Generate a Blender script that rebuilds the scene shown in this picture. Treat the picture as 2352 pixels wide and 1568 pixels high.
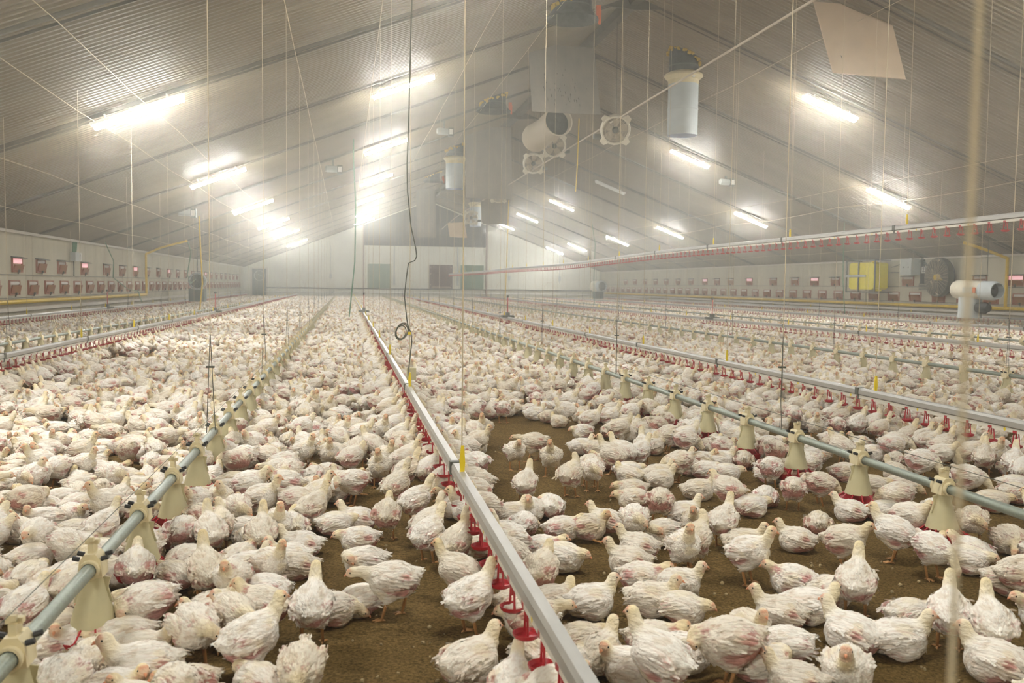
import bpy, math, random
import numpy as np
from math import sin, cos, pi, radians, sqrt, atan2, tan
from mathutils import Matrix, Vector

for _o in list(bpy.data.objects):
    bpy.data.objects.remove(_o, do_unlink=True)
scene = bpy.context.scene
COL = scene.collection
random.seed(7)
RNG = np.random.default_rng(11)

# ------------------------------------------------------------------ camera
FPX, PW, PH = 2100.0, 2352, 1568
CAM_H = 1.30
YAW, PITCH, ROLL = 0.17984, 0.06164, 0.0115
_f = np.array([sin(YAW)*cos(PITCH), cos(YAW)*cos(PITCH), -sin(PITCH)])
_r = np.array([cos(YAW), -sin(YAW), 0.0])
_u = np.cross(_r, _f)
_r2 = _r*cos(ROLL) + _u*sin(ROLL)
_u2 = -_r*sin(ROLL) + _u*cos(ROLL)
CAM = np.array([0.0, 0.0, CAM_H])
cam_data = bpy.data.cameras.new('camera')
cam = bpy.data.objects.new('camera', cam_data)
COL.objects.link(cam)
cam_data.sensor_width = 36.0
cam_data.lens = FPX/PW*36.0
cam_data.clip_start, cam_data.clip_end = 0.05, 300
_m = Matrix.Identity(4)
for _i in range(3):
    _m[_i][0], _m[_i][1], _m[_i][2] = _r2[_i], _u2[_i], -_f[_i]
    _m[_i][3] = CAM[_i]
cam.matrix_world = _m
cam_data.dof.use_dof = True
cam_data.dof.focus_distance = 6.5
cam_data.dof.aperture_fstop = 5.0
scene.camera = cam

def ray(x, y):
    return _f + _r2*((x - PW/2)/FPX) + _u2*((PH/2 - y)/FPX)
def on(x, y, axis, val):
    d = ray(x, y)
    return CAM + d*((val - CAM[axis])/d[axis])
def to_px(P):
    d = np.asarray(P, float) - CAM
    w = d @ _f
    return PW/2 + FPX*(d @ _r2)/w, PH/2 - FPX*(d @ _u2)/w, w

# ------------------------------------------------------------------ world, exposure
w = bpy.data.worlds.new('world')
scene.world = w
w.use_nodes = True
w.node_tree.nodes['Background'].inputs[0].default_value = (0.9, 0.95, 1.0, 1)
w.node_tree.nodes['Background'].inputs[1].default_value = 0.0
scene.view_settings.view_transform = 'Standard'
scene.view_settings.look = 'None'
scene.view_settings.gamma = 1.0
scene.view_settings.use_curve_mapping = False
scene.view_settings.exposure = 0.0
LAMP_POWER = 224.0          # emission strength of a lit diffuser
HAZE_DENSITY = 0.0024         # fine dust, scatters all ways
HAZE_FORWARD = 0.0072         # coarser dust, scatters forward: the halo round the lamps
scene.cycles.use_denoising = True
scene.cycles.max_bounces = 4
scene.cycles.diffuse_bounces = 4
scene.cycles.glossy_bounces = 2
scene.cycles.transmission_bounces = 3
scene.cycles.volume_bounces = 0
scene.cycles.sample_clamp_indirect = 8.0
scene.cycles.use_light_tree = True
scene.cycles.adaptive_threshold = 0.22
scene.cycles.adaptive_min_samples = 10

# ------------------------------------------------------------------ barn dimensions (metres)
EAVE = CAM_H + 1.25
XL, XR = -8.5, 22.625
XM = (XL + XR)/2
RIDGE = CAM_H + 7.23
SLOPE = (RIDGE - EAVE)/(XM - XL)
Y0, Y1 = -4.0, 80.0
def ceil_z(x):
    return EAVE + SLOPE*((x - XL) if x < XM else (XR - x))

# ------------------------------------------------------------------ materials
def mat(name, col, rough=0.7, metal=0.0, noise=0.0, nscale=8.0, bump=0.0, bscale=40.0, col2=None, spec=0.3, stretch=None, trans=0.0):
    m = bpy.data.materials.new(name)
    m.use_nodes = True
    nt = m.node_tree
    b = nt.nodes['Principled BSDF']
    b.inputs['Base Color'].default_value = (*col, 1)
    b.inputs['Roughness'].default_value = rough
    b.inputs['Metallic'].default_value = metal
    b.inputs['Specular IOR Level'].default_value = spec
    if trans:
        b.inputs['Transmission Weight'].default_value = trans
    if noise or bump:
        tc = nt.nodes.new('ShaderNodeTexCoord')
        mp = nt.nodes.new('ShaderNodeMapping')
        nt.links.new(tc.outputs['Object'], mp.inputs[0])
        if stretch:
            mp.inputs['Scale'].default_value = stretch
    if noise:
        n = nt.nodes.new('ShaderNodeTexNoise')
        n.inputs['Scale'].default_value = nscale
        n.inputs['Detail'].default_value = 6
        n.inputs['Roughness'].default_value = 0.65
        nt.links.new(mp.outputs[0], n.inputs['Vector'])
        r = nt.nodes.new('ShaderNodeValToRGB')
        c2 = col2 if col2 else tuple(c*(1 - noise) for c in col)
        r.color_ramp.elements[0].position = 0.32
        r.color_ramp.elements[1].position = 0.68
        r.color_ramp.elements[0].color = (*c2, 1)
        r.color_ramp.elements[1].color = (*col, 1)
        nt.links.new(n.outputs['Fac'], r.inputs[0])
        nt.links.new(r.outputs[0], b.inputs['Base Color'])
    if bump:
        n2 = nt.nodes.new('ShaderNodeTexNoise')
        n2.inputs['Scale'].default_value = bscale
        n2.inputs['Detail'].default_value = 5
        nt.links.new(mp.outputs[0], n2.inputs['Vector'])
        bp = nt.nodes.new('ShaderNodeBump')
        bp.inputs['Strength'].default_value = bump
        bp.inputs['Distance'].default_value = 0.02
        nt.links.new(n2.outputs['Fac'], bp.inputs['Height'])
        nt.links.new(bp.outputs[0], b.inputs['Normal'])
    return m
def emit(name, col, strength):
    m = bpy.data.materials.new(name)
    m.use_nodes = True
    nt = m.node_tree
    b = nt.nodes['Principled BSDF']
    b.inputs['Base Color'].default_value = (0.8, 0.8, 0.8, 1)
    b.inputs['Emission Color'].default_value = (*col, 1)
    b.inputs['Emission Strength'].default_value = strength
    return m

M = {}
M['ceiling'] = mat('ribbed_sheet', (0.265, 0.215, 0.138), 0.5, noise=0.4, nscale=1.1, col2=(0.215, 0.174, 0.110), stretch=(0.25, 1.4, 1), spec=0.22)
M['wall'] = mat('concrete_panel', (0.56, 0.51, 0.38), 0.85, noise=0.3, nscale=1.3, col2=(0.44, 0.40, 0.295), stretch=(1, 1, 0.35), bump=0.15, bscale=25)
M['farwall'] = mat('painted_wall', (0.72, 0.70, 0.57), 0.8, noise=0.1, nscale=0.8)
M['cap'] = mat('wall_cap', (0.58, 0.53, 0.44), 0.6)
M['steel'] = mat('dull_steel', (0.16, 0.16, 0.13), 0.55, metal=0.3, noise=0.3, nscale=6)
M['rafter'] = mat('grey_green_rail', (0.14, 0.12, 0.082), 0.75, noise=0.3, nscale=4)
M['galv'] = mat('galvanised_pipe', (0.29, 0.325, 0.265), 0.42, metal=0.45, noise=0.25, nscale=60, spec=0.5)
M['rail'] = mat('aluminium_rail', (0.50, 0.485, 0.445), 0.42, metal=0.45, noise=0.12, nscale=30, stretch=(1, 0.2, 1))
M['waterpipe'] = mat('white_pipe', (0.72, 0.68, 0.58), 0.45)
M['redcup'] = mat('red_plastic', (0.46, 0.022, 0.030), 0.38, noise=0.2, nscale=30, spec=0.45)
M['pinkcup'] = mat('faded_red_plastic', (0.52, 0.10, 0.09), 0.45)
M['yellow'] = mat('yellow_plastic', (0.80, 0.60, 0.02), 0.4)
M['black'] = mat('black_plastic', (0.02, 0.02, 0.018), 0.5)
M['darkgrey'] = mat('dark_plastic', (0.05, 0.05, 0.045), 0.6, noise=0.4, nscale=6)
M['cream'] = mat('cream_plastic', (0.72, 0.62, 0.38), 0.5, noise=0.12, nscale=14)
M['hopper'] = mat('translucent_cream', (0.54, 0.485, 0.29), 0.55, noise=0.15, nscale=9)
M['rope'] = mat('cream_rope', (0.56, 0.47, 0.31), 0.9)
M['wire'] = mat('dark_wire', (0.10, 0.10, 0.07), 0.7)
M['greenhose'] = mat('green_hose', (0.10, 0.22, 0.11), 0.5)
M['gas'] = mat('yellow_gas_pipe', (0.74, 0.50, 0.025), 0.5, noise=0.2, nscale=6)
M['white'] = mat('white_enamel', (0.68, 0.66, 0.60), 0.5)
M['duct'] = mat('grey_duct', (0.52, 0.56, 0.55), 0.45, noise=0.1, nscale=5)
M['ductin'] = mat('duct_inside', (0.60, 0.66, 0.80), 0.6)
M['ducthole'] = mat('duct_flare', (0.045, 0.045, 0.04), 0.6, noise=0.4, nscale=8, col2=(0.10, 0.10, 0.085))
M['foam'] = mat('yellow_foam', (0.52, 0.35, 0.05), 0.9, bump=0.8, bscale=20)
M['board'] = mat('dusty_board', (0.33, 0.295, 0.235), 0.85, noise=0.25, nscale=3, col2=(0.25, 0.23, 0.19), stretch=(1, 1, 0.4))
M['tanboard'] = mat('tan_board', (0.60, 0.445, 0.285), 0.8, noise=0.12, nscale=2)
M['stain'] = mat('black_stain', (0.05, 0.045, 0.035), 0.9)
M['fan'] = mat('cream_fan', (0.70, 0.64, 0.50), 0.55, noise=0.15, nscale=10)
M['fandust'] = mat('dusty_grille', (0.50, 0.43, 0.32), 0.8)
M['tank'] = mat('yellow_tank', (0.80, 0.68, 0.02), 0.45)
M['orange'] = mat('orange_plastic', (0.65, 0.15, 0.05), 0.5)
M['greenpanel'] = mat('green_panel', (0.13, 0.21, 0.13), 0.7, noise=0.15, nscale=2)
M['brownpanel'] = mat('brown_panel', (0.13, 0.075, 0.06), 0.7, noise=0.3, nscale=5)
M['gable'] = mat('dark_gable_sheet', (0.055, 0.055, 0.045), 0.7, noise=0.3, nscale=2)
M['post'] = mat('rusty_post', (0.28, 0.20, 0.14), 0.7)
M['doorgrey'] = mat('grey_green_door', (0.12, 0.14, 0.115), 0.6)
M['inletframe'] = mat('inlet_frame', (0.36, 0.14, 0.085), 0.7)
M['inletflap'] = mat('inlet_flap', (0.27, 0.07, 0.03), 0.5, noise=0.6, nscale=2.2, col2=(0.25, 0.155, 0.035))  # olive second tone paints in the shading and reflected colour on the flap
M['lampbody'] = mat('lamp_housing', (0.65, 0.64, 0.60), 0.5)
M['lit'] = emit('lit_diffuser', (1.0, 0.99, 0.94), LAMP_POWER)
M['unlit'] = mat('unlit_diffuser', (0.75, 0.74, 0.68), 0.35)
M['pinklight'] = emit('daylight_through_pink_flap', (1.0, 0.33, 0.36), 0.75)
M['palelight'] = mat('painted_gap_light', (0.66, 0.62, 0.56), 0.6)  # pale colour stands for light in the gap above the flap
M['greybox'] = mat('grey_box', (0.42, 0.44, 0.40), 0.5)
M['print'] = mat('black_print', (0.03, 0.03, 0.03), 0.7)
M['crumb'] = mat('litter_crumbs', (0.42, 0.32, 0.16), 0.95, noise=0.4, nscale=30)

def litter():
    m = bpy.data.materials.new('litter')
    m.use_nodes = True
    nt = m.node_tree
    b = nt.nodes['Principled BSDF']
    b.inputs['Roughness'].default_value = 0.95
    b.inputs['Specular IOR Level'].default_value = 0.1
    tc = nt.nodes.new('ShaderNodeTexCoord')
    def noise(s, d, r=0.6):
        n = nt.nodes.new('ShaderNodeTexNoise')
        n.inputs['Scale'].default_value = s
        n.inputs['Detail'].default_value = d
        n.inputs['Roughness'].default_value = r
        nt.links.new(tc.outputs['Object'], n.inputs['Vector'])
        return n
    def ramp(n, a, ca, bb, cb):
        r = nt.nodes.new('ShaderNodeValToRGB')
        r.color_ramp.elements[0].position = a
        r.color_ramp.elements[1].position = bb
        r.color_ramp.elements[0].color = (*ca, 1)
        r.color_ramp.elements[1].color = (*cb, 1)
        nt.links.new(n.outputs['Fac'], r.inputs[0])
        return r
    big = ramp(noise(2.2, 4), 0.35, (0.24, 0.152, 0.052), 0.7, (0.36, 0.240, 0.092))
    fine = ramp(noise(75, 7, 0.8), 0.38, (0.30, 0.29, 0.27), 0.64, (1.45, 1.4, 1.3))
    mx = nt.nodes.new('ShaderNodeMix')
    mx.data_type = 'RGBA'
    mx.blend_type = 'MULTIPLY'
    mx.inputs['Factor'].default_value = 0.9
    nt.links.new(big.outputs[0], mx.inputs['A'])
    nt.links.new(fine.outputs[0], mx.inputs['B'])
    nt.links.new(mx.outputs['Result'], b.inputs['Base Color'])
    n2 = noise(70, 8, 0.8)
    bp = nt.nodes.new('ShaderNodeBump')
    bp.inputs['Strength'].default_value = 1.0
    bp.inputs['Distance'].default_value = 0.02
    nt.links.new(n2.outputs['Fac'], bp.inputs['Height'])
    nt.links.new(bp.outputs[0], b.inputs['Normal'])
    return m
M['litter'] = litter()

def plumage():
    m = bpy.data.materials.new('plumage')
    m.use_nodes = True
    nt = m.node_tree
    b = nt.nodes['Principled BSDF']
    b.inputs['Roughness'].default_value = 0.9
    b.inputs['Specular IOR Level'].default_value = 0.12
    at = nt.nodes.new('ShaderNodeAttribute')
    at.attribute_name = 'Col'
    oi = nt.nodes.new('ShaderNodeObjectInfo')
    r = nt.nodes.new('ShaderNodeValToRGB')
    r.color_ramp.elements[0].color = (0.86, 0.82, 0.74, 1)
    r.color_ramp.elements[1].color = (1.0, 1.0, 1.0, 1)
    r.color_ramp.elements[1].position = 0.8
    nt.links.new(oi.outputs['Random'], r.inputs[0])
    tc = nt.nodes.new('ShaderNodeTexCoord')
    mp = nt.nodes.new('ShaderNodeMapping')
    mp.inputs['Scale'].default_value = (0.35, 1, 1)
    nt.links.new(tc.outputs['Object'], mp.inputs[0])
    n = nt.nodes.new('ShaderNodeTexNoise')
    n.inputs['Scale'].default_value = 80
    n.inputs['Detail'].default_value = 4
    nt.links.new(mp.outputs[0], n.inputs['Vector'])
    mx = nt.nodes.new('ShaderNodeMix')
    mx.data_type = 'RGBA'
    mx.blend_type = 'MULTIPLY'
    mx.inputs['Factor'].default_value = 1.0
    nt.links.new(at.outputs['Color'], mx.inputs['A'])
    nt.links.new(r.outputs[0], mx.inputs['B'])
    nt.links.new(mx.outputs['Result'], b.inputs['Base Color'])
    bp = nt.nodes.new('ShaderNodeBump')
    bp.inputs['Strength'].default_value = 0.9
    bp.inputs['Distance'].default_value = 0.009
    nt.links.new(n.outputs['Fac'], bp.inputs['Height'])
    nt.links.new(bp.outputs[0], b.inputs['Normal'])
    return m
M['plumage'] = plumage()
M['horn'] = mat('leg_and_beak', (0.62, 0.33, 0.13), 0.55, noise=0.3, nscale=60)
M['beak'] = mat('beak_and_comb', (0.68, 0.30, 0.16), 0.5)
M['eye'] = mat('eye', (0.012, 0.010, 0.008), 0.15, spec=0.6)

# ------------------------------------------------------------------ mesh helpers
class MB:
    def __init__(self):
        self.v, self.f, self.mi = [], [], []
    def add(self, vs, fs, mi=0):
        o = len(self.v)
        self.v.extend([tuple(map(float, p)) for p in vs])
        self.f.extend([tuple(i + o for i in f) for f in fs])
        self.mi.extend([mi]*len(fs))
        return self
    def box(self, c, s, mi=0, rz=0.0):
        cx, cy, cz = c
        hx, hy, hz = s[0]/2, s[1]/2, s[2]/2
        vs = []
        for z in (-hz, hz):
            for x, y in ((-hx, -hy), (hx, -hy), (hx, hy), (-hx, hy)):
                vs.append((cx + x*cos(rz) - y*sin(rz), cy + x*sin(rz) + y*cos(rz), cz + z))
        return self.add(vs, [(0, 3, 2, 1), (4, 5, 6, 7), (0, 1, 5, 4), (1, 2, 6, 5), (2, 3, 7, 6), (3, 0, 4, 7)], mi)
    def tube(self, path, r, n=8, mi=0, cap=True):
        P = [np.array(p, float) for p in path]
        R_ = r if isinstance(r, (list, tuple)) else [r]*len(P)
        vs, fs = [], []
        side = None
        for i, p in enumerate(P):
            t = P[min(i + 1, len(P) - 1)] - P[max(i - 1, 0)]
            t = t/(np.linalg.norm(t) + 1e-12)
            if side is None:
                a = np.array([0, 0, 1.0]) if abs(t[2]) < 0.9 else np.array([1.0, 0, 0])
                side = np.cross(t, a)
            side = side - t*(side @ t)
            side = side/(np.linalg.norm(side) + 1e-12)
            b = np.cross(t, side)
            for k in range(n):
                an = 2*pi*k/n
                vs.append(p + R_[i]*(cos(an)*side + sin(an)*b))
        for i in range(len(P) - 1):
            for k in range(n):
                fs.append((i*n + k, i*n + (k + 1) % n, (i + 1)*n + (k + 1) % n, (i + 1)*n + k))
        if cap:
            fs.append(tuple(range(n - 1, -1, -1)))
            fs.append(tuple((len(P) - 1)*n + k for k in range(n)))
        return self.add(vs, fs, mi)
    def lathe(self, prof, c=(0, 0, 0), axis=(0, 0, 1), n=20, mi=0, cap=False):
        a = np.array(axis, float)
        a /= np.linalg.norm(a)
        t = np.array([1.0, 0, 0]) if abs(a[0]) < 0.9 else np.array([0, 1.0, 0])
        u = np.cross(a, t)
        u /= np.linalg.norm(u)
        w_ = np.cross(a, u)
        c = np.array(c, float)
        vs, fs = [], []
        for (r, h) in prof:
            for k in range(n):
                an = 2*pi*k/n
                vs.append(c + a*h + r*(cos(an)*u + sin(an)*w_))
        for i in range(len(prof) - 1):
            for k in range(n):
                fs.append((i*n + k, i*n + (k + 1) % n, (i + 1)*n + (k + 1) % n, (i + 1)*n + k))
        if cap:
            fs.append(tuple(range(n - 1, -1, -1)))
            fs.append(tuple((len(prof) - 1)*n + k for k in range(n)))
        return self.add(vs, fs, mi)
    def prism(self, poly, y0, y1, mi=0, axis='y'):
        n = len(poly)
        vs = []
        for h in (y0, y1):
            for (a, b) in poly:
                vs.append((a, h, b) if axis == 'y' else ((h, a, b) if axis == 'x' else (a, b, h)))
        fs = [tuple(range(n)), tuple(range(2*n - 1, n - 1, -1))]
        fs += [(k, (k + 1) % n, n + (k + 1) % n, n + k) for k in range(n)]
        return self.add(vs, fs, mi)
    def mesh(self, name, mats, loc=(0, 0, 0), smooth=False):
        me = bpy.data.meshes.new(name)
        l = loc
        me.from_pydata([(a - l[0], b - l[1], c - l[2]) for a, b, c in self.v], [], self.f)
        for m_ in (mats if isinstance(mats, (list, tuple)) else [mats]):
            me.materials.append(M[m_])
        if max(self.mi, default=0):
            me.polygons.foreach_set('material_index', self.mi)
        if smooth:
            me.polygons.foreach_set('use_smooth', [True]*len(me.polygons))
            try:
                me.set_sharp_from_angle(angle=radians(40))
            except Exception:
                pass
        me.update()
        return me
    def build(self, name, mats, parent=None, smooth=False, origin=None):
        """link as one object; vertices are given in world space unless a parent with its own location is passed"""
        base = origin if origin is not None else (0, 0, 0)
        me = self.mesh(name, mats, base, smooth)
        o = bpy.data.objects.new(name, me)
        COL.objects.link(o)
        if parent is not None:
            o.parent = parent
            o.location = [base[i] - wloc(parent)[i] for i in range(3)]
        else:
            o.location = base
        return o
_W = {}
def wloc(o):
    l = Vector(o.location)
    if o.parent:
        l = l + wloc(o.parent)
    return l
def empty(name, loc, label=None, cat=None, group=None):
    o = bpy.data.objects.new(name, None)
    o.empty_display_size = 0.1
    COL.objects.link(o)
    o.location = loc
    if label:
        tag(o, label, cat, group)
    return o
def tag(o, label, cat, group=None):
    o['label'] = label
    o['category'] = cat
    if group:
        o['group'] = group
    return o
def structure(o):
    o['kind'] = 'structure'
    return o
def inst(name, me, parent, world_loc, rz=0.0):
    o = bpy.data.objects.new(name, me)
    COL.objects.link(o)
    o.parent = parent
    pl = wloc(parent)
    o.location = [world_loc[i] - pl[i] for i in range(3)]
    o.rotation_euler = (0, 0, rz)
    return o
def sub(name, me, parent, loc=(0, 0, 0)):
    o = bpy.data.objects.new(name, me)
    COL.objects.link(o)
    o.parent = parent
    o.location = loc
    return o
def ordinal(n):
    W = ['zeroth', 'first', 'second', 'third', 'fourth', 'fifth', 'sixth', 'seventh', 'eighth', 'ninth', 'tenth', 'eleventh', 'twelfth']
    if n < len(W):
        return W[n]
    s = 'th' if 10 <= n % 100 <= 20 else {1: 'st', 2: 'nd', 3: 'rd'}.get(n % 10, 'th')
    return '%d%s' % (n, s)

# ------------------------------------------------------------------ the barn shell
mb = MB()
nx, ny = 40, 100
xs = np.linspace(XL - 0.3, XR + 0.3, nx + 1)
ys = np.concatenate([np.linspace(Y0 - 0.3, 10, 60), np.linspace(10.5, Y1 + 0.3, ny - 59)])
vs, fs = [], []
for j, y in enumerate(ys):
    for i, x in enumerate(xs):
        vs.append((x, y, 0.012*sin(x*1.9 + y*1.1)*sin(y*1.3 - x*0.7) + 0.006*sin(x*5.1 + 2*y)))
for j in range(len(ys) - 1):
    for i in range(nx):
        a = j*(nx + 1) + i
        fs.append((a, a + 1, a + nx + 2, a + nx + 1))
mb.add(vs, fs)
structure(mb.build('floor', 'litter', smooth=True))

def side_wall(name, x, s, panel_y):
    """s = +1 when the room lies towards +x"""
    m_ = MB()
    m_.box((x - s*0.16, (Y0 + Y1)/2, EAVE/2), (0.12, Y1 - Y0, EAVE))
    wall_ = structure(m_.build(name, 'wall'))
    py = Y0
    k = 0
    while py < Y1 - 0.1:
        q = MB()
        y2 = min(py + 5.2, Y1)
        q.box((x - s*0.05, (py + y2)/2, EAVE/2), (0.10, y2 - py - 0.02, EAVE))
        q.build('concrete_panel', 'wall', wall_)
        py = y2
        k += 1
    return wall_
wall_left = side_wall('wall_left', XL, 1, None)
wall_right = side_wall('wall_right', XR, -1, None)
for nm, x, s in (('trim_1', XL, 1), ('trim_2', XR, -1)):
    m_ = MB()
    m_.box((x + s*0.03, (Y0 + Y1)/2, EAVE - 0.02), (0.18, Y1 - Y0, 0.07))
    structure(m_.build(nm, 'cap'))
for nm, x, s in (('trim_3', XL, 1), ('trim_4', XR, -1)):
    m_ = MB()
    m_.prism([(x, 0.58), (x + s*0.10, 0.56), (x + s*0.10, 0.47), (x, 0.45)], Y0, Y1)
    structure(m_.build(nm, 'cap'))

gable_poly = [(XL - 0.2, -0.2), (XR + 0.2, -0.2), (XR + 0.2, EAVE), (XM, RIDGE + 0.1), (XL - 0.2, EAVE)]
m_ = MB()
m_.prism(gable_poly, Y1, Y1 + 0.2)
wall_far = structure(m_.build('wall_far', 'farwall'))
m_ = MB()
m_.prism(gable_poly, Y0 - 0.2, Y0)
structure(m_.build('wall_back', 'farwall'))
# far wall: dark sheeted upper part, posts, three shutter panels, pipes
m_ = MB()
zl = ceil_z(1.55) - 0.1
zr = ceil_z(12.1) - 0.1
m_.prism([(1.55, 4.57), (12.1, 4.57), (12.1, zr), (XM, RIDGE - 0.1), (1.55, zl)], Y1 - 0.06, Y1 - 0.005)
m_.build('gable_sheet', 'gable', wall_far)
for x in np.arange(2.2, 12.0, 0.66):
    m_ = MB()
    m_.box((x, Y1 - 0.075, (4.57 + ceil_z(x) - 0.15)/2), (0.05, 0.03, ceil_z(x) - 4.72))
    m_.build('gable_rib', 'gable', wall_far)
for x in (1.48, 12.17):
    m_ = MB()
    m_.box((x, Y1 - 0.10, ceil_z(x)/2), (0.14, 0.18, ceil_z(x)))
    m_.build('post', 'post', wall_far)
for x in (4.1, 9.62):
    m_ = MB()
    m_.box((x, Y1 - 0.05, 2.9), (0.10, 0.08, 3.3))
    m_.box((x, Y1 - 0.09, 1.55), (0.16, 0.12, 0.7))
    m_.build('conduit', 'greybox', wall_far)
for (x0, x1, mt, nm) in ((1.79, 3.86, 'greenpanel', 'shutter'), (7.10, 9.20, 'brownpanel', 'shutter'), (9.83, 11.95, 'greenpanel', 'shutter')):
    m_ = MB()
    m_.box(((x0 + x1)/2, Y1 - 0.07, 1.95), (x1 - x0, 0.10, 2.08))
    p_ = m_.build(nm, mt, wall_far)
    m_ = MB()
    for xx in (x0, x1):
        m_.box((xx, Y1 - 0.07, 1.95), (0.06, 0.15, 2.2))
    m_.box(((x0 + x1)/2, Y1 - 0.07, 3.02), (x1 - x0, 0.15, 0.06))
    m_.build('shutter_frame', 'farwall', p_)
m_ = MB()
m_.box((8.2, Y1 - 0.14, 1.05), (1.7, 0.04, 0.06))
for x in (7.25, 9.05):
    for z in (1.25, 2.2, 2.75):
        m_.box((x, Y1 - 0.13, z), (0.06, 0.04, 0.1))
m_.build('shutter_bolt', 'fandust', wall_far)
for z, r, mt in ((0.86, 0.05, 'steel'), (0.5, 0.04, 'white')):
    m_ = MB()
    m_.tube([(XL + 1.7, Y1 - 0.15, z), (XR, Y1 - 0.15, z)], r, 8)
    m_.build('wall_pipe', mt, wall_far)
for x in (-2.9, 0.5, 5.6, 13.6, 17.9):
    m_ = MB()
    m_.tube([(x + 0.55*cos(a), Y1 - 0.15, 0.9 + 0.7*sin(a)) for a in np.linspace(0, pi, 13)], 0.022, 6)
    m_.build('pipe_loop', 'rope', wall_far)
for x in (-1.3, 14.2, 18.8):
    m_ = MB()
    m_.box((x, Y1 - 0.04, 3.0), (0.05, 0.06, 3.0))
    m_.box((x, Y1 - 0.08, 1.9), (0.2, 0.12, 0.4))
    m_.build('conduit', 'greybox', wall_far)
# service door on the far wall
m_ = MB()
m_.box((-7.2, Y1 - 0.06, 1.22), (1.5, 0.12, 2.6))
door = structure(m_.build('door_1', 'cap'))
m_ = MB()
m_.box((-7.2, Y1 - 0.14, 1.22), (1.16, 0.07, 2.42))
m_.build('door_leaf', 'doorgrey', door)
m_ = MB()
m_.tube([(-7.2 + 0.42*cos(a), Y1 - 0.2, 1.85 + 0.42*sin(a)) for a in np.linspace(0, 2*pi, 25)], 0.025, 6, cap=False)
m_.tube([(-7.3, Y1 - 0.2, 1.95), (-6.85, Y1 - 0.2, 1.75)], 0.02, 6)
m_.build('hoop', 'greybox', door)
m_ = MB()
m_.box((-6.75, Y1 - 0.2, 1.1), (0.04, 0.05, 0.2))
m_.build('door_handle', 'steel', door)

# ceiling: ribbed sheets running up both slopes
PITCH_Y = 0.15
prof = []
y = Y0 - 0.1
while y < Y1 + 0.1:
    prof += [(y, 0.0), (y + 0.045, 0.0), (y + 0.07, 0.042), (y + 0.125, 0.042)]
    y += PITCH_Y
m_ = MB()
NS = 28        # each sheet is cut into short lengths up the slope
cx_ = np.concatenate([np.linspace(XL - 0.2, XM, NS + 1), np.linspace(XM, XR + 0.2, NS + 1)[1:]])
cz_ = np.array([EAVE + SLOPE*((x - XL) if x <= XM else (XR - x)) for x in cx_])
nc = len(cx_)
vs = [(float(cx_[k]), y, float(cz_[k]) + d) for (y, d) in prof for k in range(nc)]
fs = []
for i in range(len(prof) - 1):
    a = i*nc
    fs += [(a + k, a + k + 1, a + nc + k + 1, a + nc + k) for k in range(nc - 1)]
m_.add(vs, fs)
ceiling = structure(m_.build('ceiling', 'ceiling'))
RAFT = [-3.4 + 5.15*k for k in range(-0, 17)]
RAFT = [y + 0.0 for y in RAFT if Y0 < y < Y1]
def slope_strip(m_, y, wdt, top, depth):
    xs_ = np.concatenate([np.linspace(XL, XM, 15), np.linspace(XM, XR, 15)[1:]])
    for x in xs_:
        z = ceil_z(x) - top
        m_.v += [(x, y - wdt/2, z), (x, y + wdt/2, z), (x, y + wdt/2, z - depth), (x, y - wdt/2, z - depth)]
    for i in range(len(xs_) - 1):
        for k in range(4):
            m_.f.append((i*4 + k, i*4 + (k + 1) % 4, (i + 1)*4 + (k + 1) % 4, (i + 1)*4 + k))
    m_.f += [(3, 2, 1, 0), tuple((len(xs_) - 1)*4 + k for k in range(4))]
    m_.mi = [0]*len(m_.f)
for y in RAFT:
    m_ = MB()
    slope_strip(m_, y, 0.05, -0.02, 0.065)
    m_.build('rafter', 'rafter', ceiling)
    m_ = MB()
    slope_strip(m_, y + 0.30, 0.02, -0.01, 0.035)
    m_.build('conduit', 'rafter', ceiling)
m_ = MB()
m_.prism([(XM - 0.22, RIDGE - 0.02), (XM + 0.22, RIDGE - 0.02), (XM + 0.12, RIDGE - 0.24), (XM - 0.12, RIDGE - 0.24)], Y0, Y1)
m_.build('ridge_beam', 'rafter', ceiling)
for y in RAFT:
    m_ = MB()
    m_.prism([(XM - 0.75, RIDGE - 0.30), (XM, RIDGE - 0.04), (XM + 0.75, RIDGE - 0.30), (XM, RIDGE - 0.36)], y - 0.03, y + 0.03)
    m_.build('ridge_plate', 'rafter', ceiling)

# ------------------------------------------------------------------ fluorescent lamps on the slopes
def lamp_mesh(sgn):
    ang = math.atan(SLOPE)*sgn
    ca, sa = cos(ang), sin(ang)
    def rot(m_):
        m_.v = [(x*ca - z*sa, y, x*sa + z*ca) for x, y, z in m_.v]
        return m_
    h = MB()
    h.box((0, 0, -0.015), (1.62, 0.27, 0.05))
    h.box((-0.55, 0, 0.05), (0.03, 0.03, 0.10))
    h.box((0.55, 0, 0.05), (0.03, 0.03, 0.10))
    d = MB()
    n = 4
    cs = [(-0.105, -0.040), (-0.060, -0.110), (0.060, -0.110), (0.105, -0.040)]
    for xa in (-0.785, 0.785):
        d.v += [(xa, a, c) for a, c in cs]
    d.f = [(k, k + 1, n + k + 1, n + k) for k in range(3)] + [(3, 2, 1, 0), (4, 5, 6, 7)]
    d.mi = [0]*len(d.f)
    return rot(h).mesh('lamp_housing', 'lampbody'), rot(d)
lampL, lampR = lamp_mesh(1), lamp_mesh(-1)
difL, difR = lampL[1].mesh('lamp_diffuser', 'lit'), lampR[1].mesh('lamp_diffuser', 'lit')
difRu = lampR[1].mesh('lamp_diffuser_unlit', 'unlit')
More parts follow.
